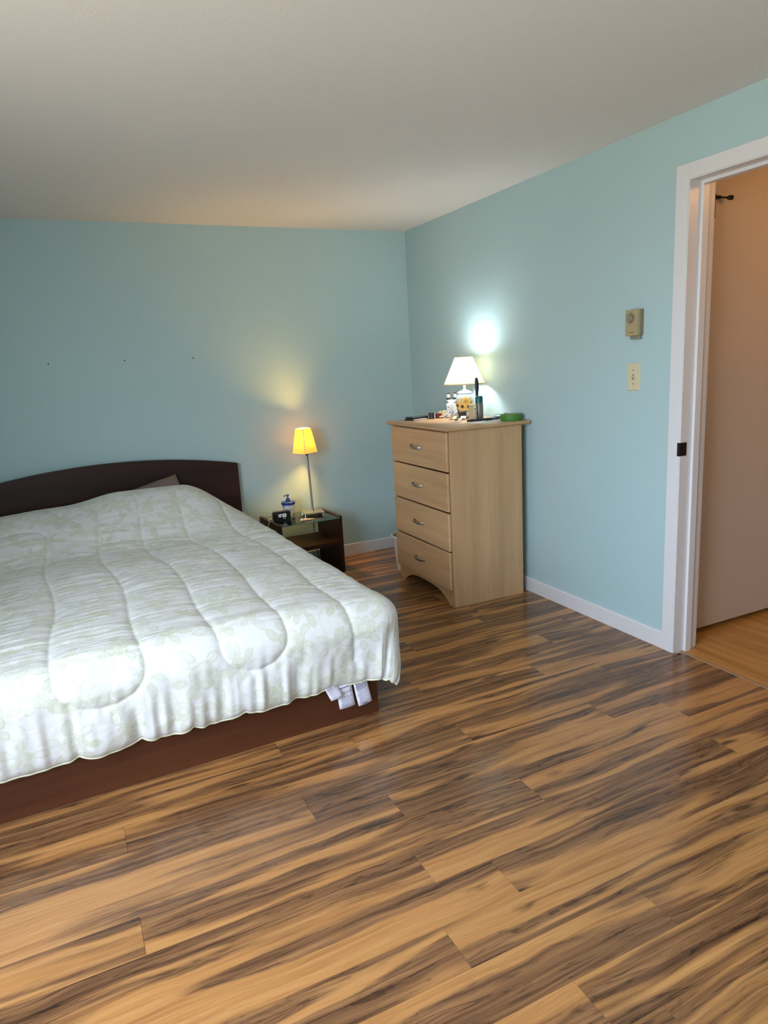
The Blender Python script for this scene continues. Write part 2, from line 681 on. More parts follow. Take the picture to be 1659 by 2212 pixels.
# walls
struct('wall_back', B(XL - 0.125, WT, 0, 0.12, -0.05, H + 0.1), 'wall_paint', 'pale blue painted wall behind the headboard', 'wall')
bm = bmesh.new()
box(bm, 0, WT, DY0 + 0.015, 0.0, -0.05, H + 0.1)
box(bm, 0, WT, YF, DY1 - 0.015, -0.05, H + 0.1)
box(bm, 0, WT, DY1 - 0.015, DY0 + 0.015, DZ + 0.015, H + 0.1)
struct('wall_right', bm, 'wall_paint', 'pale blue painted wall with the open doorway', 'wall')
bm = bmesh.new()
box(bm, XL - 0.125, XL, WIN[1], 0.0, -0.05, H + 0.1)
box(bm, XL - 0.125, XL, YF, WIN[0], -0.05, H + 0.1)
box(bm, XL - 0.125, XL, WIN[0], WIN[1], -0.05, WIN[2])
box(bm, XL - 0.125, XL, WIN[0], WIN[1], WIN[3], H + 0.1)
struct('wall_left', bm, 'wall_paint', 'pale blue painted wall with the window', 'wall')
struct('wall_front', B(XL - 0.125, WT, YF - 0.12, YF, -0.05, H + 0.1), 'wall_paint', 'pale blue painted wall behind the viewer', 'wall')
struct('ceiling', B(XL - 0.125, WT, YF - 0.12, 0.12, H, H + 0.12), 'ceiling_paint', 'off white matt bedroom ceiling', 'ceiling')

# window frame
wf = struct('window_1', bmesh.new(), 'trim_paint', 'white framed window in the left wall', 'window')
bm = bmesh.new()
y0, y1, z0, z1 = WIN
for a in ((y0, y0 + 0.045, z0, z1), (y1 - 0.045, y1, z0, z1), (y0 + 0.045, y1 - 0.045, z0, z0 + 0.045), (y0 + 0.045, y1 - 0.045, z1 - 0.045, z1), ((y0 + y1) / 2 - 0.02, (y0 + y1) / 2 + 0.02, z0 + 0.045, z1 - 0.045)):
    box(bm, XL - 0.115, XL - 0.075, a[0], a[1], a[2], a[3])
obj('window_frame', bm, 'trim_paint', wf)

# baseboards
BH = 0.082


def base_poly(t, h):
    return [(0, 0), (-t, 0), (-t, h - 0.006), (-t + 0.004, h), (0, h)]


bm = bmesh.new()
prism(bm, [(y, z) for y, z in base_poly(0.012, BH)], 0, XL, 0.0)
struct('baseboard_back', bm, 'trim_paint', 'white baseboard under the back wall', 'baseboard')
bm = bmesh.new()
prism(bm, base_poly(0.012, BH), 1, -2.421, -0.012)
prism(bm, base_poly(0.012, BH), 1, YF, DY1 - 0.066)
struct('baseboard_right', bm, 'trim_paint', 'white baseboard along the right wall', 'baseboard')

# door casing, jamb and stop
tr = struct('trim_1', bmesh.new(), 'trim_paint', 'white painted door casing and jamb of the open doorway', 'door frame')
CW = 0.063
obj('side_casing', B(-0.016, 0, DY0 + 0.003, DY0 + 0.003 + CW, 0, DZ + CW, bevel=0.0015, seg=1), 'trim_paint', tr)
obj('side_casing', B(-0.016, 0, DY1 - 0.003 - CW, DY1 - 0.003, 0, DZ + CW, bevel=0.0015, seg=1), 'trim_paint', tr)
obj('head_casing', B(-0.0155, 0, DY1 - 0.003, DY0 + 0.003, DZ + 0.004, DZ + CW, bevel=0.0015, seg=1), 'trim_paint', tr)
obj('jamb', B(-0.012, WT + 0.002, DY0, DY0 + 0.016, -0.008, DZ + 0.016), 'trim_paint', tr)
obj('jamb', B(-0.012, WT + 0.002, DY1 - 0.016, DY1, -0.008, DZ + 0.016), 'trim_paint', tr)
obj('head_jamb', B(-0.012, WT + 0.002, DY1, DY0, DZ, DZ + 0.016), 'trim_paint', tr)
obj('door_stop', B(0.052, 0.087, DY0 - 0.013, DY0, -0.008, DZ, bevel=0.001, seg=1), 'trim_paint', tr)
obj('door_stop', B(0.052, 0.087, DY1, DY1 + 0.013, -0.008, DZ, bevel=0.001, seg=1), 'trim_paint', tr)
obj('head_stop', B(0.052, 0.087, DY1 + 0.013, DY0 - 0.013, DZ - 0.013, DZ), 'trim_paint', tr)
obj('hall_casing', B(WT, WT + 0.016, DY0 + 0.003, DY0 + 0.003 + CW, 0, DZ + CW, bevel=0.004), 'trim_paint', tr)
obj('hall_casing', B(WT, WT + 0.016, DY1 - 0.003 - CW, DY1 - 0.003, 0, DZ + CW, bevel=0.004), 'trim_paint', tr)
obj('hall_head_casing', B(WT, WT + 0.016, DY1 - 0.003, DY0 + 0.003, DZ + 0.004, DZ + CW, bevel=0.004), 'trim_paint', tr)
# strike plate with a curved lip over the edge of the casing
bm = bmesh.new()
pts = []
for i in range(7):
    a = i / 6
    pts.append((-0.021 + 0.006 * (1 - math.cos(a * math.pi / 2)), DY0 + 0.004 - 0.006 * a))
prof = [(-0.0185, DY0 + 0.012), (-0.0205, DY0 + 0.006), (-0.0195, DY0 + 0.001), (-0.016, DY0 - 0.0012), (0.024, DY0 - 0.0012), (0.024, DY0 + 0.0003), (-0.0135, DY0 + 0.0003), (-0.0165, DY0 + 0.006), (-0.0160, DY0 + 0.012)]
prism(bm, prof, 2, 0.916, 0.974)
obj('strike_plate', bm, 'dark_bronze', tr, label='dark bronze strike plate')

# hall beyond the doorway
fh = struct('floor_hall', B(0.040, 1.45, -4.3, -1.3, -0.05, -0.0085), 'joint_dark', 'golden oak strip floor of the hall', 'floor')
for i in range(25):
    xa = 0.046 + i * 0.0572
    ylo, yhi = (DY1, DY0) if xa + 0.0572 <= WT + 0.02 else (-4.3, -1.3)
    if xa > 1.42:
        break
    c = -2.9 + 1.1 * math.sin(i * 2.7)
    for a, b in ((ylo, c), (c, yhi)) if ylo + 0.1 < c < yhi - 0.1 else ((ylo, yhi),):
        add_plank(xa, xa + 0.0572, a, b, 'oak_strip', fh)
t2 = struct('trim_2', bmesh.new(), 'oak_strip', 'thin oak reducer strip between bedroom and hall floors', 'threshold')
bm = bmesh.new()
prism(bm, [(0.028, -0.008), (0.0285, 0.001), (0.034, 0.0025), (0.046, 0.001), (0.046, -0.008)], 1, DY1, DY0)
wood('reducer_wood', (0.30, 0.17, 0.09, 1), (0.46, 0.29, 0.17, 1), 'y', 0.4, 0.4, 1, 50)
obj('reducer_strip', bm, 'reducer_wood', t2)
struct('wall_hall_far', B(1.45, 1.55, -4.4, -1.2, -0.05, H + 0.1), 'hall_paint', 'cream painted far wall of the hall', 'wall')
struct('wall_hall_end', B(WT, 1.55, -1.3, -1.2, -0.05, H + 0.1), 'hall_paint', 'cream painted end wall of the hall', 'wall')
struct('wall_hall_near', B(WT, 1.55, -4.4, -4.3, -0.05, H + 0.1), 'hall_paint', 'cream painted near end wall of the hall', 'wall')
struct('ceiling_hall', B(WT, 1.55, -4.4, -1.2, H, H + 0.12), 'ceiling_paint', 'white hall ceiling', 'ceiling')

# hall ceiling lamp (outside the frame)
hl = thing('ceiling_lamp', 'round warm ceiling lamp in the hall above the doorway', 'lamp', (0.78, -3.25, H))
obj('canopy', L([(0.02, -0.03), (0.09, -0.025), (0.10, 0.0)], n=24), 'chrome', hl)
emis('hall_globe', (1.0, 0.46, 0.11, 1), 20.0)
obj('globe', L([(0.005, -0.155), (0.05, -0.145), (0.085, -0.11), (0.09, -0.07), (0.06, -0.03)], n=24), 'hall_globe', hl, smooth=True)

# hall door standing open, with hinge and hinge-pin stop
d1 = struct('door_1', bmesh.new(), 'hall_door_paint', 'plain beige hall door standing open beyond the doorway', 'door')
YD = -2.392
obj('door_leaf', B(0.215, 0.990, YD, YD + 0.036, 0.030, 2.230, bevel=0.002, seg=1), 'hall_door_paint', d1)
HX_ = 0.238
hg = obj('hinge', T([(HX_, YD - 0.006, 1.910), (HX_, YD - 0.006, 1.995)], 0.0058, n=10), 'dark_bronze', d1, label='black hinge barrel')
bm = bmesh.new()
lathe(bm, [(0.0045, 1.995), (0.0075, 1.998), (0.0075, 2.006), (0.004, 2.010)], n=10, cx=HX_, cy=YD - 0.006)
tube(bm, [(HX_ + 0.003, YD - 0.009, 1.994), (HX_ + 0.022, YD - 0.016, 1.994)], 0.0080, n=8)
tube(bm, [(HX_ + 0.020, YD - 0.015, 1.994), (HX_ + 0.060, YD - 0.030, 1.991)], 0.0038, n=8)
tube(bm, [(HX_ + 0.052, YD - 0.027, 1.991), (HX_ + 0.060, YD - 0.030, 1.991), (HX_ + 0.074, YD - 0.035, 1.991)], [0.0055, 0.0100, 0.0100], n=10)
obj('hinge_pin_stop', bm, 'dark_bronze', d1, label='black hinge-pin door stop')

# ================================================================== dresser
ZT = 1.022
dr = thing('dresser', 'maple laminate four drawer dresser standing against the blue wall', 'dresser', (-0.290, -1.068, 0), (0, 0, R(-0.9)))
HX, HY = 0.235, 0.3525     # half depth / half width
PT = 0.016
for s in (-1, 1):
    y = s * (HY - PT / 2)
    obj('side_panel', B(-HX, HX, y - PT / 2, y + PT / 2, 0, 1.0, bevel=0.001, seg=1), 'maple_vertical', dr)
obj('back_panel', B(HX - 0.008, HX - 0.002, -HY + PT, HY - PT, 0.06, 0.995), 'maple_vertical', dr)
obj('bottom_panel', B(-HX + 0.02, HX - 0.01, -HY + PT, HY - PT, 0.085, 0.097), 'maple_horizontal', dr)
# top with an under-cut, chamfered front and side edges
bm = bmesh.new()
x0, x1, yy = -HX - 0.036, HX + 0.045, HY + 0.022
ring = lambda ox, oy, z: [bm.verts.new(c) for c in ((x0 + ox, -yy + oy, z), (x1, -yy + oy, z), (x1, yy - oy, z), (x0 + ox, yy - oy, z))]
rs = [ring(0.016, 0.010, 1.0), ring(0.004, 0.003, 1.005), ring(0.0, 0.0, 1.010), ring(0.0015, 0.001, ZT - 0.003), ring(0.006, 0.004, ZT)]
bm.faces.new(rs[0][::-1])
bm.faces.new(rs[-1])
for a, b in zip(rs, rs[1:]):
    for i in range(4):
        bm.faces.new((a[i], a[(i + 1) % 4], b[(i + 1) % 4], b[i]))
obj('top_board', bm, 'maple_horizontal', dr)
# arched plinth
bm = bmesh.new()
poly = [(-HY + PT, 0.0), (-HY + PT, 0.095), (HY - PT, 0.095), (HY - PT, 0.0), (0.292, 0.0)]
for i in range(1, 20):
    a = i / 20
    yv = 0.292 - a * 0.584
    poly.append((yv, 0.072 * (1 - abs(2 * a - 1) ** 3.2) ** 0.9))
poly.append((-0.292, 0.0))
prism(bm, poly, 0, -HX + 0.001, -HX + 0.016)
obj('plinth', bm, 'maple_horizontal', dr)


def handle_bm():
    bm = bmesh.new()
    pts = []
    for i in range(13):
        a = i / 12 * 2 - 1
        pts.append((-0.027 * (1 - abs(a) ** 2.6) - 0.002, a * 0.056, 0.004 * math.sin(a * 2.2)))
    tube(bm, pts, [0.0065 if abs(i - 6) < 5 else 0.0075 for i in range(13)], n=8, flat=0.55, up=(0, 0, 1))
    return bm


zr = [(0.779, 0.996), (0.554, 0.771), (0.328, 0.546), (0.097, 0.320)]
hmesh = None
for i, (a, b) in enumerate(zr):
    d = obj('drawer', B(-0.018, 0.0, -HY + 0.008, HY - 0.006, a - (a + b) / 2, b - (a + b) / 2, bevel=0.006, seg=3), 'maple_horizontal', dr, loc=(-HX - 0.001, 0, (a + b) / 2))
    if i == 3:
        d.rotation_euler = (R(-0.35), 0, 0)
        d.location.y = 0.003
    bm = B(0.0, 0.40, -HY + 0.03, HY - 0.03, a - (a + b) / 2 + 0.02, b - (a + b) / 2 - 0.03)
    for f in list(bm.faces):
        if f.normal.z > 0.9 or f.calc_center_median().z > (b - a) / 2 - 0.031:
            bm.faces.remove(f)
    obj('drawer_box', bm, 'maple_horizontal', d)
    if hmesh is None:
        h = obj('handle', handle_bm(), 'nickel', d, smooth=True, label='satin nickel bow handle')
        hmesh = h.data
    else:
        h = link(bpy.data.objects.new('handle', hmesh), d)
        h['label'] = 'satin nickel bow handle'
    h.location = (-0.018, 0.012, 0.004)

# waste bin behind the dresser
wb = thing('waste_bin', 'small white plastic waste bin behind the dresser', 'bin', (-0.392, -0.592, 0))
obj('body', L([(0.078, 0.0), (0.082, 0.002), (0.104, 0.235), (0.1015, 0.235), (0.080, 0.006), (0.02, 0.005)], n=36), 'bin_plastic', wb, smooth=True)
bm = bmesh.new()
pr = [(0.102, 0.228), (0.111, 0.229), (0.1155, 0.236), (0.1135, 0.246), (0.107, 0.249), (0.101, 0.245), (0.102, 0.228)]
lathe(bm, pr, n=36, cap=False)
obj('rim', bm, 'bin_plastic', wb, smooth=True)

# ================================================================== lamp on the dresser
LX, LY = -0.142, -0.962
tl = thing('table_lamp', 'lit white cone shade lamp with sunflower painted ginger jar base on the dresser', 'lamp', (LX, LY, ZT))
nA, nZ = 220, 130
prof = [(0.036, 0.0), (0.041, 0.002), (0.0425, 0.010), (0.047, 0.035), (0.053, 0.062), (0.0575, 0.088), (0.0585, 0.105), (0.056, 0.122), (0.050, 0.137), (0.042, 0.147), (0.038, 0.151)]
pz = np.array([p[1] for p in prof])
prr = np.array([p[0] for p in prof])
zz = np.linspace(0, 0.151, nZ)
rr = np.interp(zz, pz, prr)
th = np.linspace(0, 2 * np.pi, nA)
TH, ZZ = np.meshgrid(th, zz, indexing='ij')
RRR = np.repeat(rr[None, :], nA, 0)
V = np.stack([RRR * np.cos(TH), RRR * np.sin(TH), ZZ], -1)
face = math.atan2(-4.62 - LY, -2.43 - LX)      # towards the bed
uu = (np.mod(TH - face + np.pi, 2 * np.pi) - np.pi) * 0.055
colr = np.zeros((nA, nZ, 3))
sky = sstep(ZZ, 0.10, 0.15)[..., None]
colr[:] = np.array([0.70, 0.62, 0.42]) * (1 - sky) + np.array([0.50, 0.68, 0.82]) * sky
low = sstep(ZZ, 0.062, 0.038)[..., None]
colr = colr * (1 - low) + np.array([0.045, 0.04, 0.05]) * low
nse = vnoise(uu * 400, ZZ * 400, 3) + 0.5
lv = (vnoise(uu * 120 + 9, ZZ * 60, 4) + 0.5 > 0.52) & (ZZ > 0.028) & (ZZ < 0.105) & (np.abs(uu + 0.012) < 0.06)
colr[lv] = np.array([0.10, 0.14, 0.03]) * (0.5 + nse[lv][:, None])
for fu, fz, fr in ((0.004, 0.104, 0.034), (-0.050, 0.080, 0.024), (-0.016, 0.074, 0.026), (0.026, 0.073, 0.030)):
    du, dz = uu - fu, ZZ - fz
    rad, an = np.hypot(du, dz), np.arctan2(dz, du)
    edge = fr * (0.62 + 0.38 * np.abs(np.cos(an * 8 + fu * 90)) ** 0.7) * (0.85 + 0.3 * nse)
    pm = rad < edge
    f = np.clip(rad / fr, 0, 1)[..., None]
    pc = np.array([0.62, 0.27, 0.04]) * (1 - f) + np.array([0.86, 0.62, 0.20]) * f
    pc = pc * (0.72 + 0.5 * nse[..., None])
    colr[pm] = pc[pm]
    cm = rad < fr * (0.36 if fr != 0.034 else 0.0)
    colr[cm] = (np.array([0.035, 0.02, 0.015]) * (0.6 + nse[..., None]))[cm]
pot = (np.abs(uu - 0.020 + 0.0) < 0.010) & (ZZ < 0.040) & (ZZ > 0.004)
colr[pot] = np.array([0.66, 0.64, 0.72])
sw = pot & (np.abs(np.sin((ZZ - 0.004) * 330 + uu * 150)) < 0.3) & (np.abs(uu - 0.020) < 0.006)
colr[sw] = np.array([0.14, 0.13, 0.32])
vase = np_mesh('ginger_jar', V.reshape(-1, 3), grid_quads(nA, nZ), 'painted_ceramic', tl)
at = vase.data.color_attributes.new('paint', 'FLOAT_COLOR', 'POINT')
at.data.foreach_set('color', np.concatenate([colr.reshape(-1, 3), np.ones((nA * nZ, 1))], 1).astype(np.float32).ravel())
vase['label'] = 'ceramic jar painted with sunflowers'
obj('jar_foot', L([(0.044, -0.0005), (0.044, 0.004), (0.040, 0.006)], n=36), 'black_gloss', tl)
obj('jar_lid', L([(0.036, 0.149), (0.043, 0.151), (0.044, 0.155), (0.040, 0.161), (0.026, 0.168), (0.010, 0.171)], n=36), 'porcelain', tl, smooth=True)
obj('neck', L([(0.006, 0.168), (0.012, 0.173), (0.012, 0.178), (0.006, 0.182), (0.009, 0.188), (0.009, 0.215), (0.012, 0.218), (0.012, 0.278)], n=20), 'porcelain', tl, smooth=True)
ZS0, ZS1, RS0, RS1 = 0.205, 0.372, 0.126, 0.0515
bm = bmesh.new()
lathe(bm, [(RS0, ZS0), (RS1, ZS1)], n=64, cap=False)
lathe(bm, [(RS0 - 0.0015, ZS0), (RS1 - 0.0015, ZS1)], n=64, cap=False)
sh = obj('lamp_shade', bm, 'shade_white', tl, smooth=True, label='white cone lamp shade')
bm = bmesh.new()
lathe(bm, [(RS0 - 0.002, ZS0 - 0.001), (RS0 + 0.0012, ZS0 - 0.001), (RS0 - 0.001, ZS0 + 0.006), (RS0 - 0.004, ZS0 + 0.006), (RS0 - 0.002, ZS0 - 0.001)], n=64, cap=False)
obj('shade_binding', bm, 'cream_tube', sh, smooth=True)
bm = bmesh.new()
lathe(bm, [(RS1 - 0.002, ZS1 + 0.001), (RS1 + 0.0012, ZS1 + 0.001), (RS1 + 0.003, ZS1 - 0.005), (RS1 - 0.001, ZS1 - 0.005), (RS1 - 0.002, ZS1 + 0.001)], n=64, cap=False)
obj('shade_binding', bm, 'cream_tube', sh, smooth=True)
bm = bmesh.new()
for a in (0, 2.09, 4.19):
    tube(bm, [(0.010 * math.cos(a), 0.010 * math.sin(a), 0.355), (RS1 * math.cos(a), RS1 * math.sin(a), 0.369)], 0.0012, n=6)
tube(bm, [(0.012, 0, 0.235), (0.040, 0, 0.262), (0.044, 0, 0.30), (0.012, 0, 0.352), (0, 0, 0.356), (-0.012, 0, 0.352), (-0.044, 0, 0.30), (-0.040, 0, 0.262), (-0.012, 0, 0.235)], 0.0012, n=6)
obj('harp', bm, 'chrome', sh)
emis('lit_bulb', (0.93, 0.97, 1.0, 1), 215.0)
obj('bulb', L([(0.012, 0.278), (0.014, 0.296), (0.0215, 0.327), (0.0235, 0.345), (0.019, 0.362), (0.008, 0.371)], n=24), 'lit_bulb', tl, smooth=True)

# ================================================================== things on the dresser
# roll of green masking tape
tp = thing('tape_roll', 'roll of green masking tape lying at the dresser edge by the wall', 'tape', (-0.079, -1.352, ZT))
bm = bmesh.new()
lathe(bm, [(0.0415, 0.0), (0.0605, 0.0), (0.061, 0.001), (0.061, 0.035), (0.0605, 0.036), (0.0415, 0.036), (0.0415, 0.0)], n=48, cap=False)
obj('tape_winding', bm, 'tape_green', tp, smooth=True)
bm = bmesh.new()
lathe(bm, [(0.0395, 0.0), (0.0414, 0.0), (0.0414, 0.036), (0.0395, 0.036), (0.0395, 0.0)], n=48, cap=False)
obj('tape_core', bm, 'tape_core', tp, smooth=True)
obj('tape_end', B(-0.001, 0.001, -0.0618, -0.0609, 0.0005, 0.0355), 'tape_green', tp, rot=(0, 0, R(8)))

# two black phones stacked at the front left of the top
for i, (x, y, z, rz, w, l_) in enumerate(((-0.372, -0.770, ZT, -76, 0.078, 0.158), (-0.362, -0.757, ZT + 0.0105, -80, 0.074, 0.150))):
    t = thing('smartphone', ('black smartphone with pale edge lying flat on the dresser under another', 'upper black smartphone of the two stacked on the dresser')[i], 'phone', (x, y, z), (0, 0, R(rz)), group='phones on the dresser')
    obj('case', B(-w / 2, w / 2, -l_ / 2, l_ / 2, 0, 0.0095, bevel=0.003), ('black_plastic', 'black_plastic')[i], t)
    obj('screen', B(-w / 2 + 0.004, w / 2 - 0.004, -l_ / 2 + 0.004, l_ / 2 - 0.004, 0.0093, 0.0101), 'black_gloss', t)
    if i == 0:
        obj('edge_band', B(-w / 2 - 0.0006, w / 2 + 0.0006, -l_ / 2 + 0.012, l_ / 2 - 0.035, 0.0035, 0.0075), 'white_plastic', t)

# rolled dark strap and red strap (wrist watches standing on edge)
def strap(name, label, loc, rz, rad, width, mat, face):
    t = thing(name, label, 'watch', loc, (0, 0, R(rz)), group='wrist watches on the dresser')
    bm = bmesh.new()
    pts = []
    for i in range(22):
        a = 2 * math.pi * i / 22
        pts.append((rad * math.cos(a), 0.72 * rad * math.sin(a)))
    n = len(pts)
    vo = [[bm.verts.new((p[0] * s, p[1] * s, z)) for p in pts] for s, z in ((1, 0), (1, width), (0.88, width), (0.88, 0))]
    for k in range(4):
        a, b = vo[k], vo[(k + 1) % 4]
        for i in range(n):
            bm.faces.new((a[i], a[(i + 1) % n], b[(i + 1) % n], b[i]))
    obj('strap', bm, mat, t, smooth=True)
    obj('watch_case', B(-0.016, 0.016, -0.72 * rad - 0.008, -0.72 * rad + 0.001, -0.0 + 0.0005, width + 0.004, bevel=0.003), face, t)
    obj('buckle', B(-0.007, 0.007, 0.72 * rad - 0.002, 0.72 * rad + 0.003, 0.004, width - 0.004), 'chrome', t)
    return t


strap('wrist_watch', 'dark brown strap wrist watch beside the black phones', (-0.292, -0.800, ZT), 70, 0.026, 0.036, 'dark_strap', 'nickel')
strap('wrist_watch', 'red strap wrist watch beside the white ribbon tangle', (-0.240, -0.800, ZT), -20, 0.030, 0.028, 'red_leather', 'maroon')

# two black and white striped bottles
for i, (x, y) in enumerate(((-0.115, -0.722), (-0.073, -0.735))):
    t = thing('striped_bottle', ('slim black and white striped bottle nearer the dresser front', 'slim black and white striped bottle next to the sunflower lamp')[i], 'bottle', (x, y, ZT), (0, 0, 0), group='striped bottles behind the ribbon tangle')
    hgt = 0.118
    bands = 9
    for k in range(bands):
        obj('band', L([(0.0115, k * hgt / bands), (0.0115, (k + 1) * hgt / bands)], n=20), ('black_plastic', 'foil_white')[k % 2], t, smooth=True)
    obj('cap', L([(0.0118, hgt), (0.0125, hgt + 0.002), (0.0125, hgt + 0.020), (0.008, hgt + 0.024)], n=20), 'foil_white', t, smooth=True)
    obj('cap_tip', L([(0.0055, hgt + 0.024), (0.0055, hgt + 0.031)], n=12), 'black_plastic', t)

# tangle of white ribbon
rt = thing('ribbon_tangle', 'tangled heap of shiny white curling ribbon beside the lamp base', 'ribbon', (-0.170, -0.818, ZT))


def strands(n, cx, cy, spread, height, seed, lean=0.0):
    r_ = random.Random(seed)
    bm = bmesh.new()
    for _ in range(n):
        px, py = cx + r_.gauss(0, spread), cy + r_.gauss(0, spread * 0.8)
        hh = height * (0.35 + 0.75 * r_.random()) * max(0.25, 1 - 0.35 * math.hypot(px - cx, py - cy) / spread)
        pts = []
        a0, tw = r_.random() * 6.28, r_.uniform(-5, 5)
        for k in range(8):
            f = k / 7
            q = 0.012 + 0.020 * math.sin(f * 3.14)
            pts.append((px + q * math.cos(a0 + tw * f) + lean * f, py + q * math.sin(a0 + tw * f) - lean * f, 0.004 + hh * math.sin(min(1.0, f * 1.15) * 1.75)))
        tube(bm, pts, 0.0022, n=4, flat=0.5)
    return bm


tag(obj('ribbon', strands(120, 0.022, -0.008, 0.020, 0.128, 3, 0.012), 'foil_white', rt), kind='stuff')
tag(obj('ribbon', strands(46, -0.020, 0.004, 0.022, 0.050, 5), 'foil_white', rt), kind='stuff')
tag(obj('ribbon', strands(20, -0.036, 0.010, 0.010, 0.052, 9), 'foil_yellow', rt, label='yellow ribbon curl'), kind='stuff')

# grey spray can with a teal cap, tan box in front, navy brush behind
sc_ = thing('spray_can', 'grey can with a teal cap in front of the dresser lamp', 'can', (-0.163, -1.152, ZT))
obj('can_body', L([(0.022, 0.0), (0.024, 0.003), (0.024, 0.096), (0.022, 0.100)], n=28), 'can_grey', sc_, smooth=True)
obj('cap', L([(0.0225, 0.100), (0.0225, 0.132), (0.0185, 0.139), (0.006, 0.1395)], n=28), 'teal_plastic', sc_, smooth=True)
bx_ = thing('tan_box', 'upright tan carton with a dark vertical marking beside the teal capped can', 'box', (-0.212, -1.156, ZT), (0, 0, R(-24)))
obj('carton', B(-0.021, 0.021, -0.0125, 0.0125, 0, 0.094, bevel=0.001, seg=1), 'card_tan', bx_)
obj('label_strip', B(0.004, 0.0205, -0.0129, -0.0124, 0.006, 0.086), 'card_cream', bx_)
bm = bmesh.new()
for k in range(7):
    box(bm, 0.009 + 0.002 * (k % 2), 0.017 - 0.003 * (k % 3 == 1), -0.0132, -0.0128, 0.016 + k * 0.0085, 0.0215 + k * 0.0085)
tag(obj('vertical_lettering', bm, 'ink', bx_), kind='stuff')
hb = thing('hair_brush', 'navy handled brush standing upright behind the teal capped can', 'brush', (-0.150, -1.112, ZT))
obj('handle', T([(0, 0, 0.085), (0, 0, 0.14), (0.0005, 0, 0.18), (0, 0, 0.215), (-0.001, 0, 0.236), (-0.001, 0, 0.246)], [0.0075, 0.0085, 0.0125, 0.013, 0.010, 0.005], n=14, flat=0.8), 'navy_rubber', hb, smooth=True)
obj('brush_head', T([(0, 0, 0.0), (0, 0, 0.01), (0, 0, 0.08), (0, 0, 0.09)], [0.008, 0.011, 0.011, 0.007], n=12), 'navy_rubber', hb)
bm = bmesh.new()
for k in range(10):
    for j in range(8):
        a = j * math.pi / 4 + k * 0.3
        z = 0.012 + k * 0.0065
        tube(bm, [(0.010 * math.cos(a), 0.010 * math.sin(a), z), (0.020 * math.cos(a), 0.020 * math.sin(a), z)], 0.0008, n=4)
tag(obj('bristles', bm, 'black_plastic', hb), kind='stuff')

# small cream box, scraps of card, tubes and an amber vial
cb_ = thing('cream_box', 'small cream cardboard box in front of the sunflower lamp', 'box', (-0.206, -0.940, ZT), (0, 0, R(-32)))
obj('carton', B(-0.028, 0.028, -0.016, 0.016, 0, 0.022, bevel=0.001, seg=1), 'card_cream', cb_)
obj('lid_flap', B(-0.028, 0.028, -0.0165, -0.0155, 0.010, 0.024), 'card_tan', cb_)
scr = [(-0.245, -0.985, 12, 0.030, 'card_cream', 'curled cream card scrap beside the small cream box'), (-0.212, -1.045, 48, 0.034, 'paper_white', 'curled white paper scrap beside the tan carton'),
       (-0.318, -1.150, -20, 0.036, 'card_cream', 'curled cream paper scrap at the tip of the dark pens'), (-0.165, -0.995, -50, 0.030, 'card_tan', 'curled tan paper scrap between the lamp and the tan carton')]
for x, y, rz, s, mt, lb in scr:
    bm = bmesh.new()
    n1, n2 = 7, 5
    g = [[bm.verts.new(((i / (n1 - 1) - 0.5) * s * 1.6, (j / (n2 - 1) - 0.5) * s, 0.0012 + 0.016 * (i / (n1 - 1) - 0.42) ** 2 * 3 + 0.003 * abs(math.sin(j * 1.3 + i)))) for j in range(n2)] for i in range(n1)]
    for i in range(n1 - 1):
        for j in range(n2 - 1):
            bm.faces.new((g[i][j], g[i + 1][j], g[i + 1][j + 1], g[i][j + 1]))
    o = obj('paper_scrap', bm, mt, None, (x, y, ZT), (0, 0, R(rz)), smooth=True)
    md = o.modifiers.new('thickness', 'SOLIDIFY')
    md.thickness = 0.0008
    tag(o, lb, 'paper', 'paper scraps on the dresser')
vl = thing('amber_vial', 'tiny amber vial with a cream cap lying before the cream box', 'vial', (-0.290, -1.075, ZT + 0.006), (R(90), 0, R(62)))
obj('vial_body', L([(0.003, 0.0), (0.006, 0.001), (0.006, 0.020), (0.0045, 0.023)], n=14), 'amber', vl, smooth=True)
obj('vial_cap', L([(0.0052, 0.023), (0.0052, 0.045), (0.0035, 0.047)], n=14), 'card_cream', vl, smooth=True)

# white sheet with pens on it
ps = obj('paper_sheet', B(-0.105, 0.105, -0.060, 0.060, 0, 0.0008), 'paper_white', None, (-0.210, -1.290, ZT), (0, 0, R(4)))
tag(ps, 'white paper sheet under the dark pens at the dresser edge', 'paper')
pens = [('maroon marker pen lying over the white sheet', 'maroon', 'black_plastic', -0.218, -1.204, 6, 0.140, 0.0058, 0.0008), ('black marker pen lying over the white sheet', 'black_plastic', 'dark_strap', -0.212, -1.222, 12, 0.150, 0.0062, 0.0008),
        ('black pen with a grey blue barrel nearest the green tape', 'grey_blue', 'black_plastic', -0.118, -1.238, 5, 0.135, 0.0058, 0.0008), ('black pen lying across the others behind the sheet', 'black_plastic', 'nickel', -0.095, -1.190, 3, 0.120, 0.0055, 0.0)]
for lb, m1, m2, x, y, rz, ln, rd, dz in pens:
    t = thing('marker_pen', lb, 'pen', (x, y, ZT + dz + rd), (0, 0, R(rz)), group='pens on the dresser')
    obj('barrel', T([(-ln * 0.12, 0, 0), (ln * 0.46, 0, 0), (ln * 0.5, 0, 0)], [rd, rd, rd * 0.6], n=12), m1, t, smooth=True)
    obj('pen_cap', T([(-ln * 0.5, 0, 0), (-ln * 0.48, 0, 0), (-ln * 0.12, 0, 0)], [rd * 0.5, rd * 0.98, rd * 1.0], n=12), m2, t, smooth=True)
    obj('clip', B(-ln * 0.42, -ln * 0.14, -0.0018, 0.0018, rd * 0.9, rd * 1.15), m2, t)
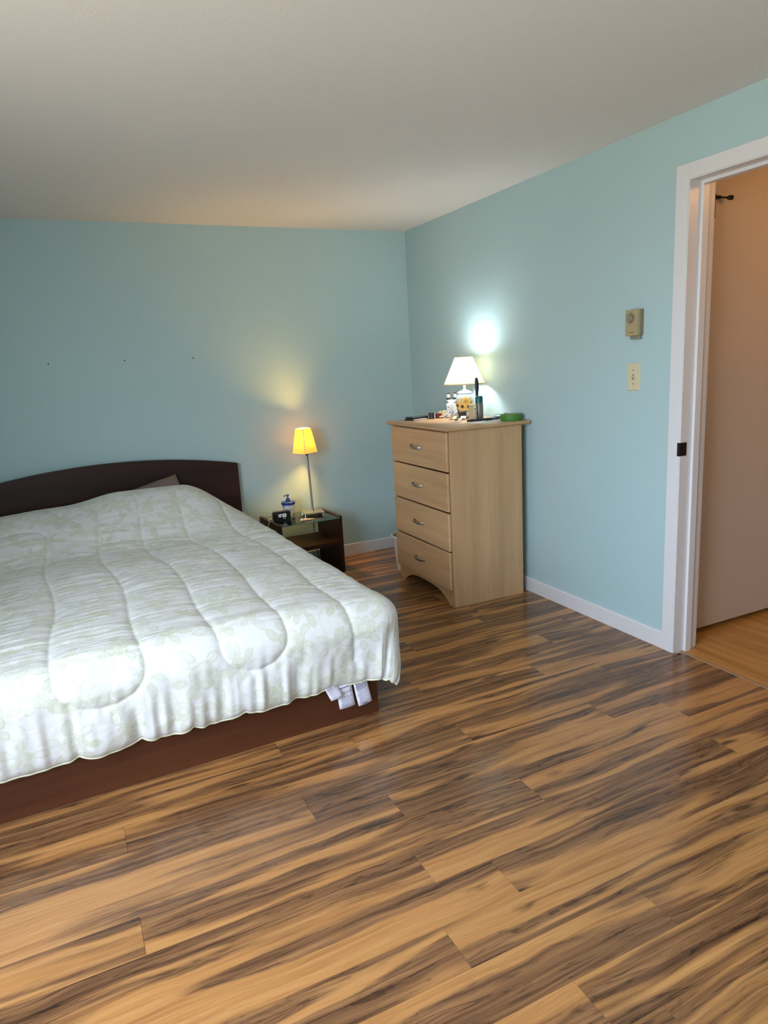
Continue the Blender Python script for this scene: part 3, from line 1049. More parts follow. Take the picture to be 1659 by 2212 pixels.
# folded spectacles
gl = thing('eyeglasses', 'folded grey eyeglasses behind the pens beside the green tape', 'glasses', (-0.080, -1.262, ZT), (0, 0, R(10)))
bm = bmesh.new()
for s in (-1, 1):
    tube(bm, [(s * 0.033 + 0.025 * math.cos(a), 0, 0.0185 + 0.0165 * math.sin(a)) for a in [i * math.pi / 8 for i in range(17)]], 0.0016, n=6)
tube(bm, [(-0.010, 0, 0.024), (0, 0, 0.027), (0.010, 0, 0.024)], 0.0015, n=6)
obj('rims', bm, 'nickel', gl)
for s in (-1, 1):
    obj('temple_arm', T([(s * 0.058, 0.002, 0.022), (s * 0.050, 0.010, 0.020 - 0.003 * s), (-s * 0.030, 0.012 + 0.003 * s, 0.012), (-s * 0.050, 0.011, 0.004)], 0.0017, n=6), 'black_plastic', gl)

# ================================================================== wall devices and nails
th_ = thing('thermostat', 'beige metal wall thermostat above the light switch', 'thermostat', (0, -2.215, 1.440))
obj('back_plate', B(-0.016, 0, -0.036, 0.034, 0.0, 0.114, bevel=0.0015, seg=1), 'thermostat_side', th_)
obj('cover', B(-0.040, -0.019, -0.0365, 0.0355, 0.0, 0.114, bevel=0.002, seg=2), 'thermostat_metal', th_)
obj('cover_core', B(-0.020, -0.015, -0.033, 0.032, 0.003, 0.111), 'ink', th_)
bm = bmesh.new()
lathe(bm, [(0.0225, 0.0), (0.0225, 0.0012), (0.0170, 0.0014), (0.0165, 0.0)], n=32)
obj('dial_ring', bm, 'thermostat_side', th_, loc=(-0.040, 0.004, 0.0765), rot=(0, R(-90), 0), smooth=True)
obj('dial', L([(0.0165, 0.0), (0.0165, 0.008), (0.0150, 0.010)], n=32), 'dial_grey', th_, loc=(-0.040, 0.004, 0.0765), rot=(0, R(-90), 0), smooth=True)
bm = bmesh.new()
for a in (90, 35, 0, -90, 145):
    cx_, cz_ = 0.004 - 0.0275 * math.cos(R(a)), 0.0765 + 0.0265 * math.sin(R(a))
    box(bm, -0.0403, -0.0399, cx_ - 0.0022, cx_ + 0.0022, cz_ - 0.0011, cz_ + 0.0011)
tag(obj('dial_marks', bm, 'ink', th_), kind='stuff')
bm = bmesh.new()
for k in range(9):
    box(bm, -0.0403, -0.0399, 0.011 - k * 0.0029 - 0.0022, 0.011 - k * 0.0029, 0.0118, 0.0118 + (0.0032 if k in (0, 6, 7) else 0.0022))
tag(obj('maker_lettering', bm, 'ink', th_), kind='stuff')
bm = bmesh.new()
for k in range(3):
    box(bm, -0.017, -0.002, -0.029 + k * 0.0195, -0.029 + k * 0.0195 + 0.0185, -0.016, 0.001, bevel=0.001, seg=1)
obj('lower_tab', bm, 'dial_grey', th_)

sw_ = thing('light_switch', 'ivory toggle light switch plate beside the door casing', 'switch', (0, -2.200, 1.194))
bm = bmesh.new()
ring = lambda i, x: [bm.verts.new((x, sy * (0.0388 - i), zc)) for sy, zc in ((-1, i), (1, i), (1, 0.123 - i), (-1, 0.123 - i))]
rs = [ring(0, 0), ring(0.0, -0.002), ring(0.0025, -0.0055), ring(0.006, -0.006)]
bm.faces.new(rs[-1])
bm.faces.new(rs[0][::-1])
for a, b in zip(rs, rs[1:]):
    for i in range(4):
        bm.faces.new((a[i], a[(i + 1) % 4], b[(i + 1) % 4], b[i]))
obj('switch_plate', bm, 'ivory', sw_)
obj('toggle_slot', B(-0.0064, -0.0058, -0.0055, 0.0055, 0.049, 0.074), 'thermostat_side', sw_)
bm = bmesh.new()
prism(bm, [(-0.006, 0.0555), (-0.017, 0.0660), (-0.0165, 0.0705), (-0.006, 0.0690)], 1, -0.0042, 0.0042)
obj('toggle', bm, 'ivory', sw_)
for z in (0.031, 0.092):
    o = obj('screw', L([(0.0034, 0), (0.0030, 0.0010), (0.001, 0.0013)], n=12), 'thermostat_side', sw_, loc=(-0.006, 0, z), rot=(0, R(-90), 0))

for i, (x, z, lb) in enumerate(((-2.420, 1.485, 'small dark nail in the back wall, farthest from the corner'), (-1.993, 1.484, 'small dark nail in the back wall, middle one of three'), (-1.576, 1.479, 'small dark nail in the back wall, nearest the lit lamps'))):
    o = obj('nail', L([(0.0030, 0), (0.0042, 0.0012), (0.0030, 0.002), (0.001, 0.0022)], n=12), 'nail_steel', None, (x, 0, z), (R(90), 0, 0))
    tag(o, lb, 'nail', 'nails left in the back wall')

# ================================================================== bed
BX, BY, BR = -2.170, -0.060, 1.43
bed = thing('bed', 'dark wood bed with arched headboard and brown panel base', 'bed', (BX, BY, 0), (0, 0, R(BR)))
bm = bmesh.new()
HB = 0.80
poly = [(-HB, 0.02)] + [(-HB + 2 * HB * i / 40, 0.867 - 0.086 * ((-HB + 2 * HB * i / 40) / HB) ** 2) for i in range(41)] + [(HB, 0.02)]
prism(bm, poly, 1, -0.018, 0.018)
bmesh.ops.bevel(bm, geom=[e for e in bm.edges if abs(e.verts[0].co.y - e.verts[1].co.y) < 1e-5], offset=0.002, segments=1, affect='EDGES')
obj('headboard', bm, 'espresso_wood', bed, label='arched dark brown headboard')
FW, FY = 0.706, -2.222
obj('foot_panel', B(-FW, FW, FY, FY + 0.022, 0.0, 0.330, bevel=0.0015, seg=1), 'cherry_panel', bed, label='reddish brown foot panel')
for s in (-1, 1):
    obj('side_panel', B(s * FW - (0.022 if s > 0 else 0), s * FW + (0.022 if s < 0 else 0), FY + 0.022, -0.018, 0.0, 0.330), 'espresso_side', bed)
for k in range(9):
    y = -0.20 - k * 0.23
    obj('slat', B(-FW + 0.022, FW - 0.022, y - 0.045, y + 0.045, 0.225, 0.245), 'card_tan', bed)
mt = thing('mattress', 'pale mattress under the floral comforter', 'mattress', (BX, BY, 0), (0, 0, R(BR)))
obj('mattress_core', B(-0.678, 0.678, FY + 0.03, -0.025, 0.246, 0.462, bevel=0.035, seg=3), 'mattress_cloth', mt)

# pillow leaning at the headboard
pw = thing('pillow', 'taupe striped pillow peeking out above the comforter at the headboard', 'pillow', (BX, BY, 0), (0, 0, R(BR)))
n1, n2 = 44, 30
u_, v_ = np.meshgrid(np.linspace(-1, 1, n1), np.linspace(-1, 1, n2), indexing='ij')
vs, qs = [], []
for sgn in (1, -1):
    edge = np.clip((1 - np.abs(u_) ** 3.0), 0, 1) ** 0.55 * np.clip((1 - np.abs(v_) ** 3.0), 0, 1) ** 0.55
    px = u_ * 0.27 * (1 - 0.05 * (1 - np.abs(v_)))
    py = v_ * 0.17 * (1 - 0.06 * (1 - np.abs(u_)))
    pz_ = sgn * 0.060 * edge
    vs.append(np.stack([px, py, pz_], -1).reshape(-1, 3))
q0 = grid_quads(n1, n2)
pil = np_mesh('pillow_case', np.concatenate(vs), np.concatenate([q0, q0[:, ::-1] + n1 * n2]), 'pillow_cloth', pw)
pil.location = (0.150, -0.185, 0.588)
pil.rotation_euler = (R(42), R(-13), R(2))

# ---------------------------------------------------------------- comforter
A_, B_, RAD, HANG, ZTOP, YH = 0.690, 2.085, 0.120, 0.410, 0.512, -0.115
NA, NB = 520, 590
av = np.linspace(-A_ - HANG, A_ + HANG, NA)
bv = np.linspace(0, B_ + HANG, NB)
a, b = np.meshgrid(av, bv, indexing='ij')
# hem scallops: pull the foot edge up in little cusps
hem_cusp = np.abs(np.sin(a * 12.5 + 1.3 * np.sin(a * 5.1 + 0.5)))
fall = sstep(b, B_ + HANG * 0.55, B_ + HANG)
b2 = b - fall * (0.016 * (1 - hem_cusp) ** 3 + 0.006 * vnoise(a * 9, b * 0 + 2, 5))
side_cusp = np.abs(np.sin(b * 12.0 + 1.1 * np.sin(b * 4.7)))
fall_s = sstep(np.abs(a), A_ + HANG * 0.55, A_ + HANG)
a2 = a - np.sign(a) * fall_s * 0.014 * (1 - side_cusp) ** 3
dx = np.maximum(np.abs(a2) - A_, 0)
dy = np.maximum(b2 - B_, 0)
d = (dx ** 12 + dy ** 12) ** (1 / 12)
hyp = np.hypot(dx, dy) + 1e-9
nx, ny = np.sign(a2) * dx / hyp, -dy / hyp
phi = np.minimum(d / RAD, np.pi / 2)
ext = np.maximum(d - np.pi * RAD / 2, 0)
corner = np.clip(np.minimum(dx, dy) / 0.25, 0, 1)
corner = corner * corner * (3 - 2 * corner)
out = RAD * np.sin(phi) - ext * (0.13 - 0.16 * corner)
drop = RAD * (1 - np.cos(phi)) + ext + 0.025 * corner * np.clip(ext / 0.2, 0, 1)
X = np.clip(a2, -A_, A_) + nx * out
Y = YH - np.minimum(b2, B_) + ny * out
Z = ZTOP - drop
Nx, Ny, Nz = nx * np.sin(phi), ny * np.sin(phi), np.cos(phi)
ontop = np.cos(phi)
# serpentine quilting seams in the flat plane of the cloth
seams = []
cols = [-0.70, -0.415, -0.150, 0.085, 0.325, 0.575, 0.830]
bot, top_ = B_ + 0.235, 0.42
for i, c in enumerate(cols):
    s0, s1 = (0.50 if i < 2 else 0.27), B_ + (0.105 if i not in (5, 6) else (0.30 if i == 5 else -0.15))
    tt = np.linspace(s0, s1, 150)
    seams.append(np.stack([c + 0.020 * np.sin(tt * 5.0 + i * 0.35) + 0.012 * np.sin(tt * 2.1 + i), tt], 1))


def uarc(i0, i1, foot):
    p0, p1 = (seams[i0][-1], seams[i1][-1]) if foot else (seams[i0][0], seams[i1][0])
    tt = np.linspace(0, np.pi, 60)
    cx_ = (p0[0] + p1[0]) / 2
    hw = (p1[0] - p0[0]) / 2
    dep = 0.130 if foot else -0.120
    return np.stack([cx_ - hw * np.cos(tt), p0[1] + (p1[1] - p0[1]) * tt / np.pi + dep * np.sin(tt) ** 0.8], 1)


nseam = len(seams)
seams += [uarc(1, 2, True), uarc(3, 4, True), uarc(0, 1, False), uarc(2, 3, False), uarc(4, 5, False)]
SP = np.concatenate(seams)
dist = np.full(a.shape, 9.0)
for k in range(0, len(SP), 40):
    ch = SP[k:k + 40]
    dd = (a[..., None] - ch[:, 0]) ** 2 + (b[..., None] - ch[:, 1]) ** 2
    dist = np.minimum(dist, dd.min(-1))
dist = np.sqrt(dist)
edge_d = np.minimum(np.minimum(B_ + HANG - b, A_ + HANG - np.abs(a)), b + 0.01)
puff = 0.009 * (1 - np.exp(-dist / 0.040)) + 0.006 * (1 - np.exp(-dist / 0.008)) - 0.015
puff += -0.020 * np.exp(-np.maximum(edge_d, 0) / 0.018)
# wrinkles: across the channels on top, running down the cloth on the hanging part
wr = vnoise(a * 6 + 3 * vnoise(a * 2, b * 5, 21), b * 34 + 2.0 * vnoise(a * 5, b * 3, 22), 23) * 1.0 + 0.6 * vnoise(a * 11, b * 70, 24)
big = vnoise(a * 3.1, b * 4.3, 25)
topm = sstep(b, 0.15, 0.8) * ontop * (0.55 + 0.9 * (vnoise(a * 2.5, b * 2.2, 26) + 0.5))
gath = np.exp(-dist / 0.05)
hang_m = sstep(d, 0.10, 0.34)
gx = np.where(dy >= dx, a, b)
gd = np.where(dy >= dx, dy, dx)
fold = vnoise(gx * 17 + 1.5 * vnoise(gx * 4, gd * 6, 27), gd * 3.0, 28) + 0.55 * vnoise(gx * 42, gd * 6, 29)
disp = puff + 0.0060 * wr * topm + 0.016 * big * sstep(b, 0.1, 0.5) * ontop + fold * hang_m * (0.018 + 0.016 * np.clip(gd / HANG, 0, 1)) * (1 - corner)
disp += 0.006 * gath * vnoise(a * 40, b * 40, 30) * (0.4 + hang_m)
X, Y, Z = X + Nx * disp, Y + Ny * disp, Z + Nz * disp
# crown of the bed and the pillows under the head end
Z += -0.018 * (np.abs(a) / A_).clip(0, 1) ** 3 * ontop + 0.012 * sstep(b, 0.7, 1.3) * ontop * (1 - (np.abs(a) / A_).clip(0, 1) ** 2)
gxr = sstep(-a, -0.80, -0.385)
gxl = sstep(a, -0.86, -0.70)
prof_y = sstep(b, -0.30, 0.10) * (1 - sstep(b, 0.16, 0.74))
hR = 0.205 * gxr * sstep(a, -0.30, 0.02)
hL = 0.158 * gxl * (1 - sstep(a, -0.30, 0.02)) * gxr
pz_ = (hR + hL) * prof_y
pz_ = pz_ * np.where(np.abs(a) > A_, np.exp(-(np.abs(a) - A_) / 0.08), 1)
Z += pz_ * np.where(ontop > 0.02, 1, 0.6 * ontop)
Z += 0.008 * vnoise(a * 7, b * 9, 31) * sstep(0.7 - b, 0, 0.3) * ontop
P3 = np.stack([X, Y, Z], -1)
P3[..., 2] = np.maximum(P3[..., 2], 0.03)

# printed floral pattern, drawn in the flat plane of the cloth
pat = np.zeros(a.shape)
ca, cb2 = av[1] - av[0], bv[1] - bv[0]


def stamp(ca0, cb0, rad, fn):
    i0, i1 = max(0, int((ca0 - rad - av[0]) / ca)), min(NA, int((ca0 + rad - av[0]) / ca) + 2)
    j0, j1 = max(0, int((cb0 - rad) / cb2)), min(NB, int((cb0 + rad) / cb2) + 2)
    if i1 <= i0 or j1 <= j0:
        return
    U, Vv = a[i0:i1, j0:j1] - ca0, b[i0:i1, j0:j1] - cb0
    pat[i0:i1, j0:j1] = np.maximum(pat[i0:i1, j0:j1], fn(U, Vv))


def rosette(rad, np_, ph):
    def fn(U, Vv):
        r_, an = np.hypot(U, Vv), np.arctan2(Vv, U)
        o = np.zeros_like(r_)
        for q, (sc2, w) in enumerate(((1.0, 0.40), (0.70, 0.62), (0.42, 0.40))):
            e = rad * sc2 * (0.78 + 0.22 * np.abs(np.cos(an * np_ / 2 + ph + q * 0.6)))
            ins = sstep(e - r_, -0.003, 0.003)
            o = o * (1 - ins) + ins * w * (0.45 + 0.55 * np.clip(r_ / e, 0, 1))
            o = np.maximum(o, 0.95 * np.exp(-((r_ - e) / 0.0030) ** 2) * (1 if q != 1 else 0.6))
        return o
    return fn


def leaf(ln, wd, ang, fill):
    def fn(U, Vv):
        u1 = U * math.cos(ang) + Vv * math.sin(ang)
        v1 = -U * math.sin(ang) + Vv * math.cos(ang)
        v1 = v1 + 0.25 * wd * np.sin(u1 / ln * 3.1)
        t_ = np.clip(u1 / ln, 0, 1)
        e = wd * np.sin(t_ * np.pi) ** 0.8 * (u1 > 0) * (u1 < ln)
        ins = sstep(e - np.abs(v1), -0.002, 0.003) * (e > 0.001)
        o = ins * fill * (0.6 + 0.4 * np.sin(u1 * 420 + np.abs(v1) * 300) ** 2)
        o = np.maximum(o, 0.85 * np.exp(-((np.abs(v1) - e) / 0.0028) ** 2) * (u1 > 0) * (u1 < ln))
        o = np.maximum(o, 0.6 * np.exp(-(v1 / 0.0022) ** 2) * (u1 > -0.01) * (u1 < ln * 0.9))
        return o
    return fn


def stem(a0, b0, a1, b1, bow):
    n_ = 26
    for k in range(n_):
        f = k / (n_ - 1)
        px, py = a0 + (a1 - a0) * f - (b1 - b0) * bow * math.sin(f * math.pi), b0 + (b1 - b0) * f + (a1 - a0) * bow * math.sin(f * math.pi)
        stamp(px, py, 0.009, lambda U, Vv: 0.7 * np.exp(-(U * U + Vv * Vv) / 0.0028 ** 2))


fr_ = random.Random(5)
prev_c = None
for i in range(15):
    for j in range(16):
        fa = -1.08 + i * 0.155 + (0.077 if j % 2 else 0) + fr_.uniform(-0.025, 0.025)
        fb = 0.0 + j * 0.162 + fr_.uniform(-0.025, 0.025)
        kind = (i * 2 + j * 3) % 4
        rad = 0.050 if kind == 0 else (0.038 if kind == 1 else 0.022)
        if prev_c and j:
            stem(prev_c[0], prev_c[1], fa, fb, fr_.choice((-0.35, 0.35)))
        prev_c = (fa, fb)
        n_l = 7 if kind < 2 else 5
        for q in range(n_l):
            an = q * 6.283 / n_l + fr_.uniform(-0.35, 0.35)
            rr_ = rad * fr_.uniform(0.85, 1.15)
            ln = fr_.uniform(0.038, 0.068)
            stamp(fa + rr_ * math.cos(an), fb + rr_ * math.sin(an), ln + 0.01, leaf(ln, ln * fr_.uniform(0.18, 0.28), an + fr_.uniform(-0.6, 0.6), fr_.choice((0.10, 0.35, 0.55, 0.7))))
        stamp(fa, fb, rad + 0.01, rosette(rad, fr_.choice((5, 6, 8)), fr_.random() * 6))
soft = 0.75 + 0.5 * vnoise(a * 14, b * 14, 33)
pat = np.clip(pat * soft, 0, 1)
white = np.array([0.80, 0.805, 0.81])
green = np.array([0.53, 0.565, 0.34])
pc = white * (1 - 0.86 * pat[..., None]) + green * (0.86 * pat[..., None])

cf = thing('comforter', 'white quilted comforter with pale green floral print spread over the bed', 'comforter', (BX, BY, 0), (0, 0, R(BR)))
top_o = np_mesh('quilted_cover', P3.reshape(-1, 3), grid_quads(NA, NB)[:, ::-1], 'comforter_cloth', cf)
at = top_o.data.color_attributes.new('pattern', 'FLOAT_COLOR', 'POINT')
at.data.foreach_set('color', np.concatenate([pc.reshape(-1, 3), np.ones((NA * NB, 1))], 1).astype(np.float32).ravel())
md = top_o.modifiers.new('thickness', 'SOLIDIFY')
md.thickness = 0.012
md.offset = -1.0
# piping along the hem
bm = bmesh.new()
loop = [P3[i, -1] for i in range(0, NA, 2)]
tube(bm, [tuple(p) for p in loop], 0.0038, n=6)
obj('hem_piping', bm, 'piping_cloth', cf, smooth=True)
for e_ in (-1, 0):
    obj('side_piping', T([tuple(P3[e_, j]) for j in range(0, NB, 2)], 0.0038, n=6), 'piping_cloth', cf, smooth=True)

# care tags sewn into the foot hem
def hem_at(xw):
    i = int(np.argmin(np.abs(P3[:, -1, 0] - xw) + (P3[:, -1, 1] > -2.2) * 9))
    return P3[i, -1]


def care_tag(x0, x1, ztop, drop_, skew, kind, y):
    bm = bmesh.new()
    n = 6
    g = []
    for j in range(n):
        f = j / (n - 1)
        row = []
        for i in range(5):
            e = i / 4
            row.append(bm.verts.new((x0 + (x1 - x0) * e + skew * f, y - 0.006 * f + 0.0035 * math.sin(f * 3.1 + e), ztop + 0.004 - drop_ * f + 0.010 * e * (1 if kind != 1 else 0.4) - 0.002 * math.sin(e * 3.1))))
        g.append(row)
    for j in range(n - 1):
        for i in range(4):
            bm.faces.new((g[j][i], g[j][i + 1], g[j + 1][i + 1], g[j + 1][i]))
    pt = lambda e, f: Vector((x0 + (x1 - x0) * e + skew * f, y - 0.006 * f + 0.0035 * math.sin(f * 3.1 + e) - 0.0006, ztop + 0.004 - drop_ * f + 0.010 * e * (1 if kind != 1 else 0.4) - 0.002 * math.sin(e * 3.1)))
    o = obj('care_tag', bm, 'tag_cloth', cf, smooth=True)
    md = o.modifiers.new('thickness', 'SOLIDIFY')
    md.thickness = 0.0005
    r_ = random.Random(kind + 40)

    def bar(bm2, e0, e1, f, h_):
        q = [pt(e0, f - h_), pt(e1, f - h_), pt(e1, f + h_), pt(e0, f + h_)]
        bm2.faces.new([bm2.verts.new(c) for c in q])
    pale, bold = bmesh.new(), bmesh.new()
    rows = {0: (5, 0.35, 0.80), 1: (8, 0.52, 0.93), 2: (9, 0.42, 0.90)}[kind]
    for k in range(rows[0]):
        f = rows[1] + (rows[2] - rows[1]) * k / (rows[0] - 1)
        e = 0.12 + 0.12 * r_.random()
        while e < 0.82:
            w = r_.uniform(0.06, 0.16)
            bar(pale, e, min(e + w, 0.90), f, 0.011)
            e += w + 0.03
    if kind == 0:
        for f in (0.16, 0.26):
            e = 0.14
            while e < 0.62:
                w = r_.uniform(0.05, 0.12)
                bar(bold if f < 0.2 else pale, e, e + w, f, 0.018)
                e += w + 0.025
        for q in range(8):
            an = q * math.pi / 4
            bar(bold, 0.80 + 0.05 * math.cos(an) - 0.018, 0.80 + 0.05 * math.cos(an) + 0.018, 0.22 + 0.055 * math.sin(an), 0.012)
    if kind == 1:
        e = 0.16
        while e < 0.82:
            bar(bold, e, e + 0.05, 0.13 + 0.02 * (0.5 - e), 0.024)
            e += 0.068
        for k in range(5):                 # washing symbols
            ce = 0.15 + k * 0.175
            for (de0, de1, df, hh) in ((-0.05, 0.05, 0.034, 0.008), (-0.05, -0.034, 0.0, 0.034), (0.034, 0.05, 0.0, 0.034)):
                bar(bold, ce + de0, ce + de1, 0.36 + df, hh)
            if k in (2, 3, 4):
                bar(bold, ce - 0.05, ce + 0.05, 0.326, 0.008)
    if kind == 2:
        for f in (0.10, 0.16, 0.22, 0.28, 0.35):
            e = 0.10 + 0.05 * r_.random()
            while e < 0.86:
                w = r_.uniform(0.05, 0.11)
                bar(bold, e, min(e + w, 0.92), f, 0.017)
                e += w + 0.022
        bar(bold, 0.35, 0.70, 0.955, 0.014)
    tag(obj('fine_print', pale, 'ink_pale', o), kind='stuff')
    tag(obj('bold_print', bold, 'ink_bold', o), kind='stuff')


# positions in bed space
ht = lambda x: float(hem_at(x)[2])
hy = lambda x: float(hem_at(x)[1])
care_tag(0.460, 0.508, ht(0.48), 0.055, 0.022, 0, hy(0.48) - 0.004)
care_tag(0.511, 0.575, ht(0.545), 0.094, 0.006, 1, hy(0.545) - 0.006)
care_tag(0.583, 0.640, ht(0.61), 0.100, 0.014, 2, hy(0.61) - 0.002)

# ================================================================== nightstand
NR = 3.5
ns = thing('nightstand', 'dark wood nightstand with glass top and open shelf beside the bed', 'nightstand', (-1.0175, -0.2200, 0), (0, 0, R(NR)))
NW, ND, NH = 0.2275, 0.1835, 0.394
for s in (-1, 1):
    xa = s * NW - (0.025 if s > 0 else 0)
    obj('side_panel', B(xa, xa + 0.025, -ND, ND, 0, NH, bevel=0.0012, seg=1), 'espresso_side', ns)
obj('shelf', B(-NW + 0.025, NW - 0.025, -ND + 0.008, ND - 0.01, 0.192, 0.220, bevel=0.001, seg=1), 'espresso_wood', ns)
gp = obj('glass_top', B(-NW + 0.020, NW - 0.020, -ND - 0.004, ND - 0.002, NH - 0.014, NH - 0.006), 'tinted_glass', ns)
obj('glass_front_edge', B(-NW + 0.020, NW - 0.020, -ND - 0.0048, -ND - 0.0041, NH - 0.014, NH - 0.006), 'glass_edge', gp)
ZG = NH - 0.006

# lamp on the nightstand
nl = thing('buffet_lamp', 'lit amber square shade lamp on a slim chrome pole on the nightstand', 'lamp', (-0.912, -0.178, ZG))
bm = B(-0.072, 0.072, -0.072, 0.072, 0.016, 0.023, bevel=0.001, seg=1)
bs = obj('base_plate', bm, 'brushed', nl, rot=(0, 0, R(-9)), label='brushed metal base plate')
for sx in (-1, 1):
    for sy in (-1, 1):
        obj('base_foot', L([(0.006, 0.0), (0.006, 0.016)], n=12), 'chrome', bs, loc=(sx * 0.062, sy * 0.062, 0))
tipx = -0.010
obj('pole', T([(0, 0, 0.022), (tipx * 0.5, 0, 0.21), (tipx, 0, 0.415)], 0.0045, n=12), 'chrome', nl, smooth=True)
bm = bmesh.new()
lathe(bm, [(0.004, 0.408), (0.010, 0.414), (0.016, 0.424), (0.0175, 0.434), (0.015, 0.440), (0.013, 0.490)], n=20, cx=tipx)
obj('socket', bm, 'black_plastic', nl, smooth=True)
emis('warm_bulb', (1.0, 0.53, 0.11, 1), 450.0)
bm = bmesh.new()
lathe(bm, [(0.010, 0.490), (0.014, 0.498), (0.0240, 0.516), (0.0265, 0.534), (0.021, 0.552), (0.007, 0.562)], n=20, cx=tipx)
obj('bulb', bm, 'warm_bulb', nl, smooth=True)
Z0s, Z1s, S0, S1 = 0.431, 0.594, 0.0640, 0.0395


def sq_shade(bm, s0, s1, z0, z1, n=10):
    def ring(s, z):
        pts = []
        for k in range(4):
            c0 = [(-1, -1), (1, -1), (1, 1), (-1, 1)][k]
            c1 = [(-1, -1), (1, -1), (1, 1), (-1, 1)][(k + 1) % 4]
            for i in range(n):
                f = i / n
                x_, y_ = c0[0] + (c1[0] - c0[0]) * f, c0[1] + (c1[1] - c0[1]) * f
                q = math.hypot(x_, y_)
                lim = 1.31                      # soften the corners a little
                k2 = lim / q if q > lim else 1.0
                pts.append(bm.verts.new((x_ * s * k2, y_ * s * k2, z)))
        return pts
    a0, a1 = ring(s0, z0), ring(s1, z1)
    m_ = len(a0)
    for i in range(m_):
        bm.faces.new((a0[i], a0[(i + 1) % m_], a1[(i + 1) % m_], a1[i]))


bm = bmesh.new()
sq_shade(bm, S0, S1, Z0s, Z1s)
sq_shade(bm, S0 - 0.0012, S1 - 0.0012, Z0s, Z1s)
ss = obj('lamp_shade', bm, 'shade_amber', nl, loc=(tipx * 1.15, 0, 0), rot=(0, R(-1.5), R(26)), label='amber square lamp shade')
bm = bmesh.new()
cs = 1.31 / math.hypot(1, 1)
c0, c1 = S0 * cs, S1 * cs
tube(bm, [(-c0 - 0.0005, -c0 - 0.0005, Z0s), (-c1 - 0.0005, -c1 - 0.0005, Z1s)], 0.0042, n=6, flat=0.5)
tag(obj('seam_strip', bm, 'cream_tube', ss))
for s_, z_ in ((S0 * cs, Z0s), (S1 * cs, Z1s)):
    q = [(-1, -1), (1, -1), (1, 1), (-1, 1), (-1, -1)]
    obj('shade_binding', T([(c_[0] * s_, c_[1] * s_, z_) for c_ in q], 0.0014, n=6), 'cream_tube', ss)
bm = bmesh.new()
tube(bm, [(tipx + 0.006, -0.004, 0.428), (tipx + 0.0055, -0.0055, 0.40), (0.0015, -0.006, 0.2), (0.006, -0.005, 0.035), (0.010, 0.004, 0.0255), (0.022, 0.060, 0.0255), (0.032, 0.085, 0.020), (0.040, 0.115, 0.004), (0.046, 0.146, 0.003), (0.052, 0.156, -0.012), (0.055, 0.157, -0.06), (0.057, 0.156, -0.18), (0.068, 0.156, -0.29), (0.076, 0.152, -0.37), (0.080, 0.120, -0.3845)], 0.0021, n=6)
obj('power_cord', bm, 'black_plastic', nl, smooth=True)

# lotion jar
lj = thing('lotion_jar', 'white lotion jar with blue lid and pump on the nightstand', 'jar', (-1.072, -0.148, ZG))
obj('tub', L([(0.036, 0.0), (0.038, 0.002), (0.0425, 0.086)], n=40), 'white_plastic', lj, smooth=True)
obj('lid', L([(0.0455, 0.084), (0.0475, 0.086), (0.0475, 0.102), (0.045, 0.104)], n=40), 'blue_plastic', lj, smooth=True)
bm = bmesh.new()
lathe(bm, [(0.016, 0.104), (0.0155, 0.120), (0.011, 0.122), (0.010, 0.130)], n=24)
obj('pump_collar', bm, 'blue_plastic', lj, smooth=True)
bm = bmesh.new()
lathe(bm, [(0.005, 0.130), (0.005, 0.142), (0.011, 0.143), (0.012, 0.152), (0.009, 0.155)], n=20)
tube(bm, [(0, 0, 0.148), (-0.016, -0.004, 0.150), (-0.026, -0.006, 0.1475), (-0.0275, -0.0065, 0.142)], [0.006, 0.0055, 0.005, 0.0045], n=10)
obj('pump_head', bm, 'pump_plastic', lj, smooth=True)


def wrap_label(pts, rad_fn, ang0, n_):
    """2-D label polygon (u metres along the wall, z) wrapped on the tub"""


fa0 = math.atan2(-4.62 + 0.148, -2.43 + 1.072)


def jar_r(z):
    return 0.038 + (0.0425 - 0.038) * z / 0.086 + 0.0004


def wrapped_text(name, s, size, mat, z, au):
    o = text_obj(name, s, size, mat, lj, (0, 0, 0), (0, 0, 0), depth=0.0)
    for v in o.data.vertices:
        zz_ = z + v.co.y
        an = fa0 + au + v.co.x / 0.041
        rr_ = jar_r(zz_)
        v.co = Vector((rr_ * math.cos(an), rr_ * math.sin(an), zz_))
    return o


wrapped_text('brand_lettering', 'VANICREAM', 0.0125, 'ink', 0.055, 0.02)
wrapped_text('small_lettering', 'moisturizing cream', 0.0058, 'ink', 0.043, 0.05)
wrapped_text('top_lettering', 'for sensitive skin', 0.0042, 'ink', 0.073, 0.25)


def swoosh(name, fn, mat):
    bm = bmesh.new()
    prev = None
    for i in range(25):
        f = i / 24
        an, z0_, z1_ = fn(f)
        v0 = bm.verts.new((jar_r(z0_) * math.cos(an), jar_r(z0_) * math.sin(an), z0_))
        v1 = bm.verts.new((jar_r(z1_) * math.cos(an), jar_r(z1_) * math.sin(an), z1_))
        if prev:
            bm.faces.new((prev[0], v0, v1, prev[1]))
        prev = (v0, v1)
    obj(name, bm, mat, lj)


swoosh('blue_corner_print', lambda f: (fa0 + 0.25 + 0.85 * f, 0.007, 0.0072 + 0.030 * f ** 2.5), 'blue_plastic')
swoosh('dark_corner_print', lambda f: (fa0 - 1.05 + 0.35 * f, 0.078 - 0.012 * (1 - f), 0.080), 'ink')

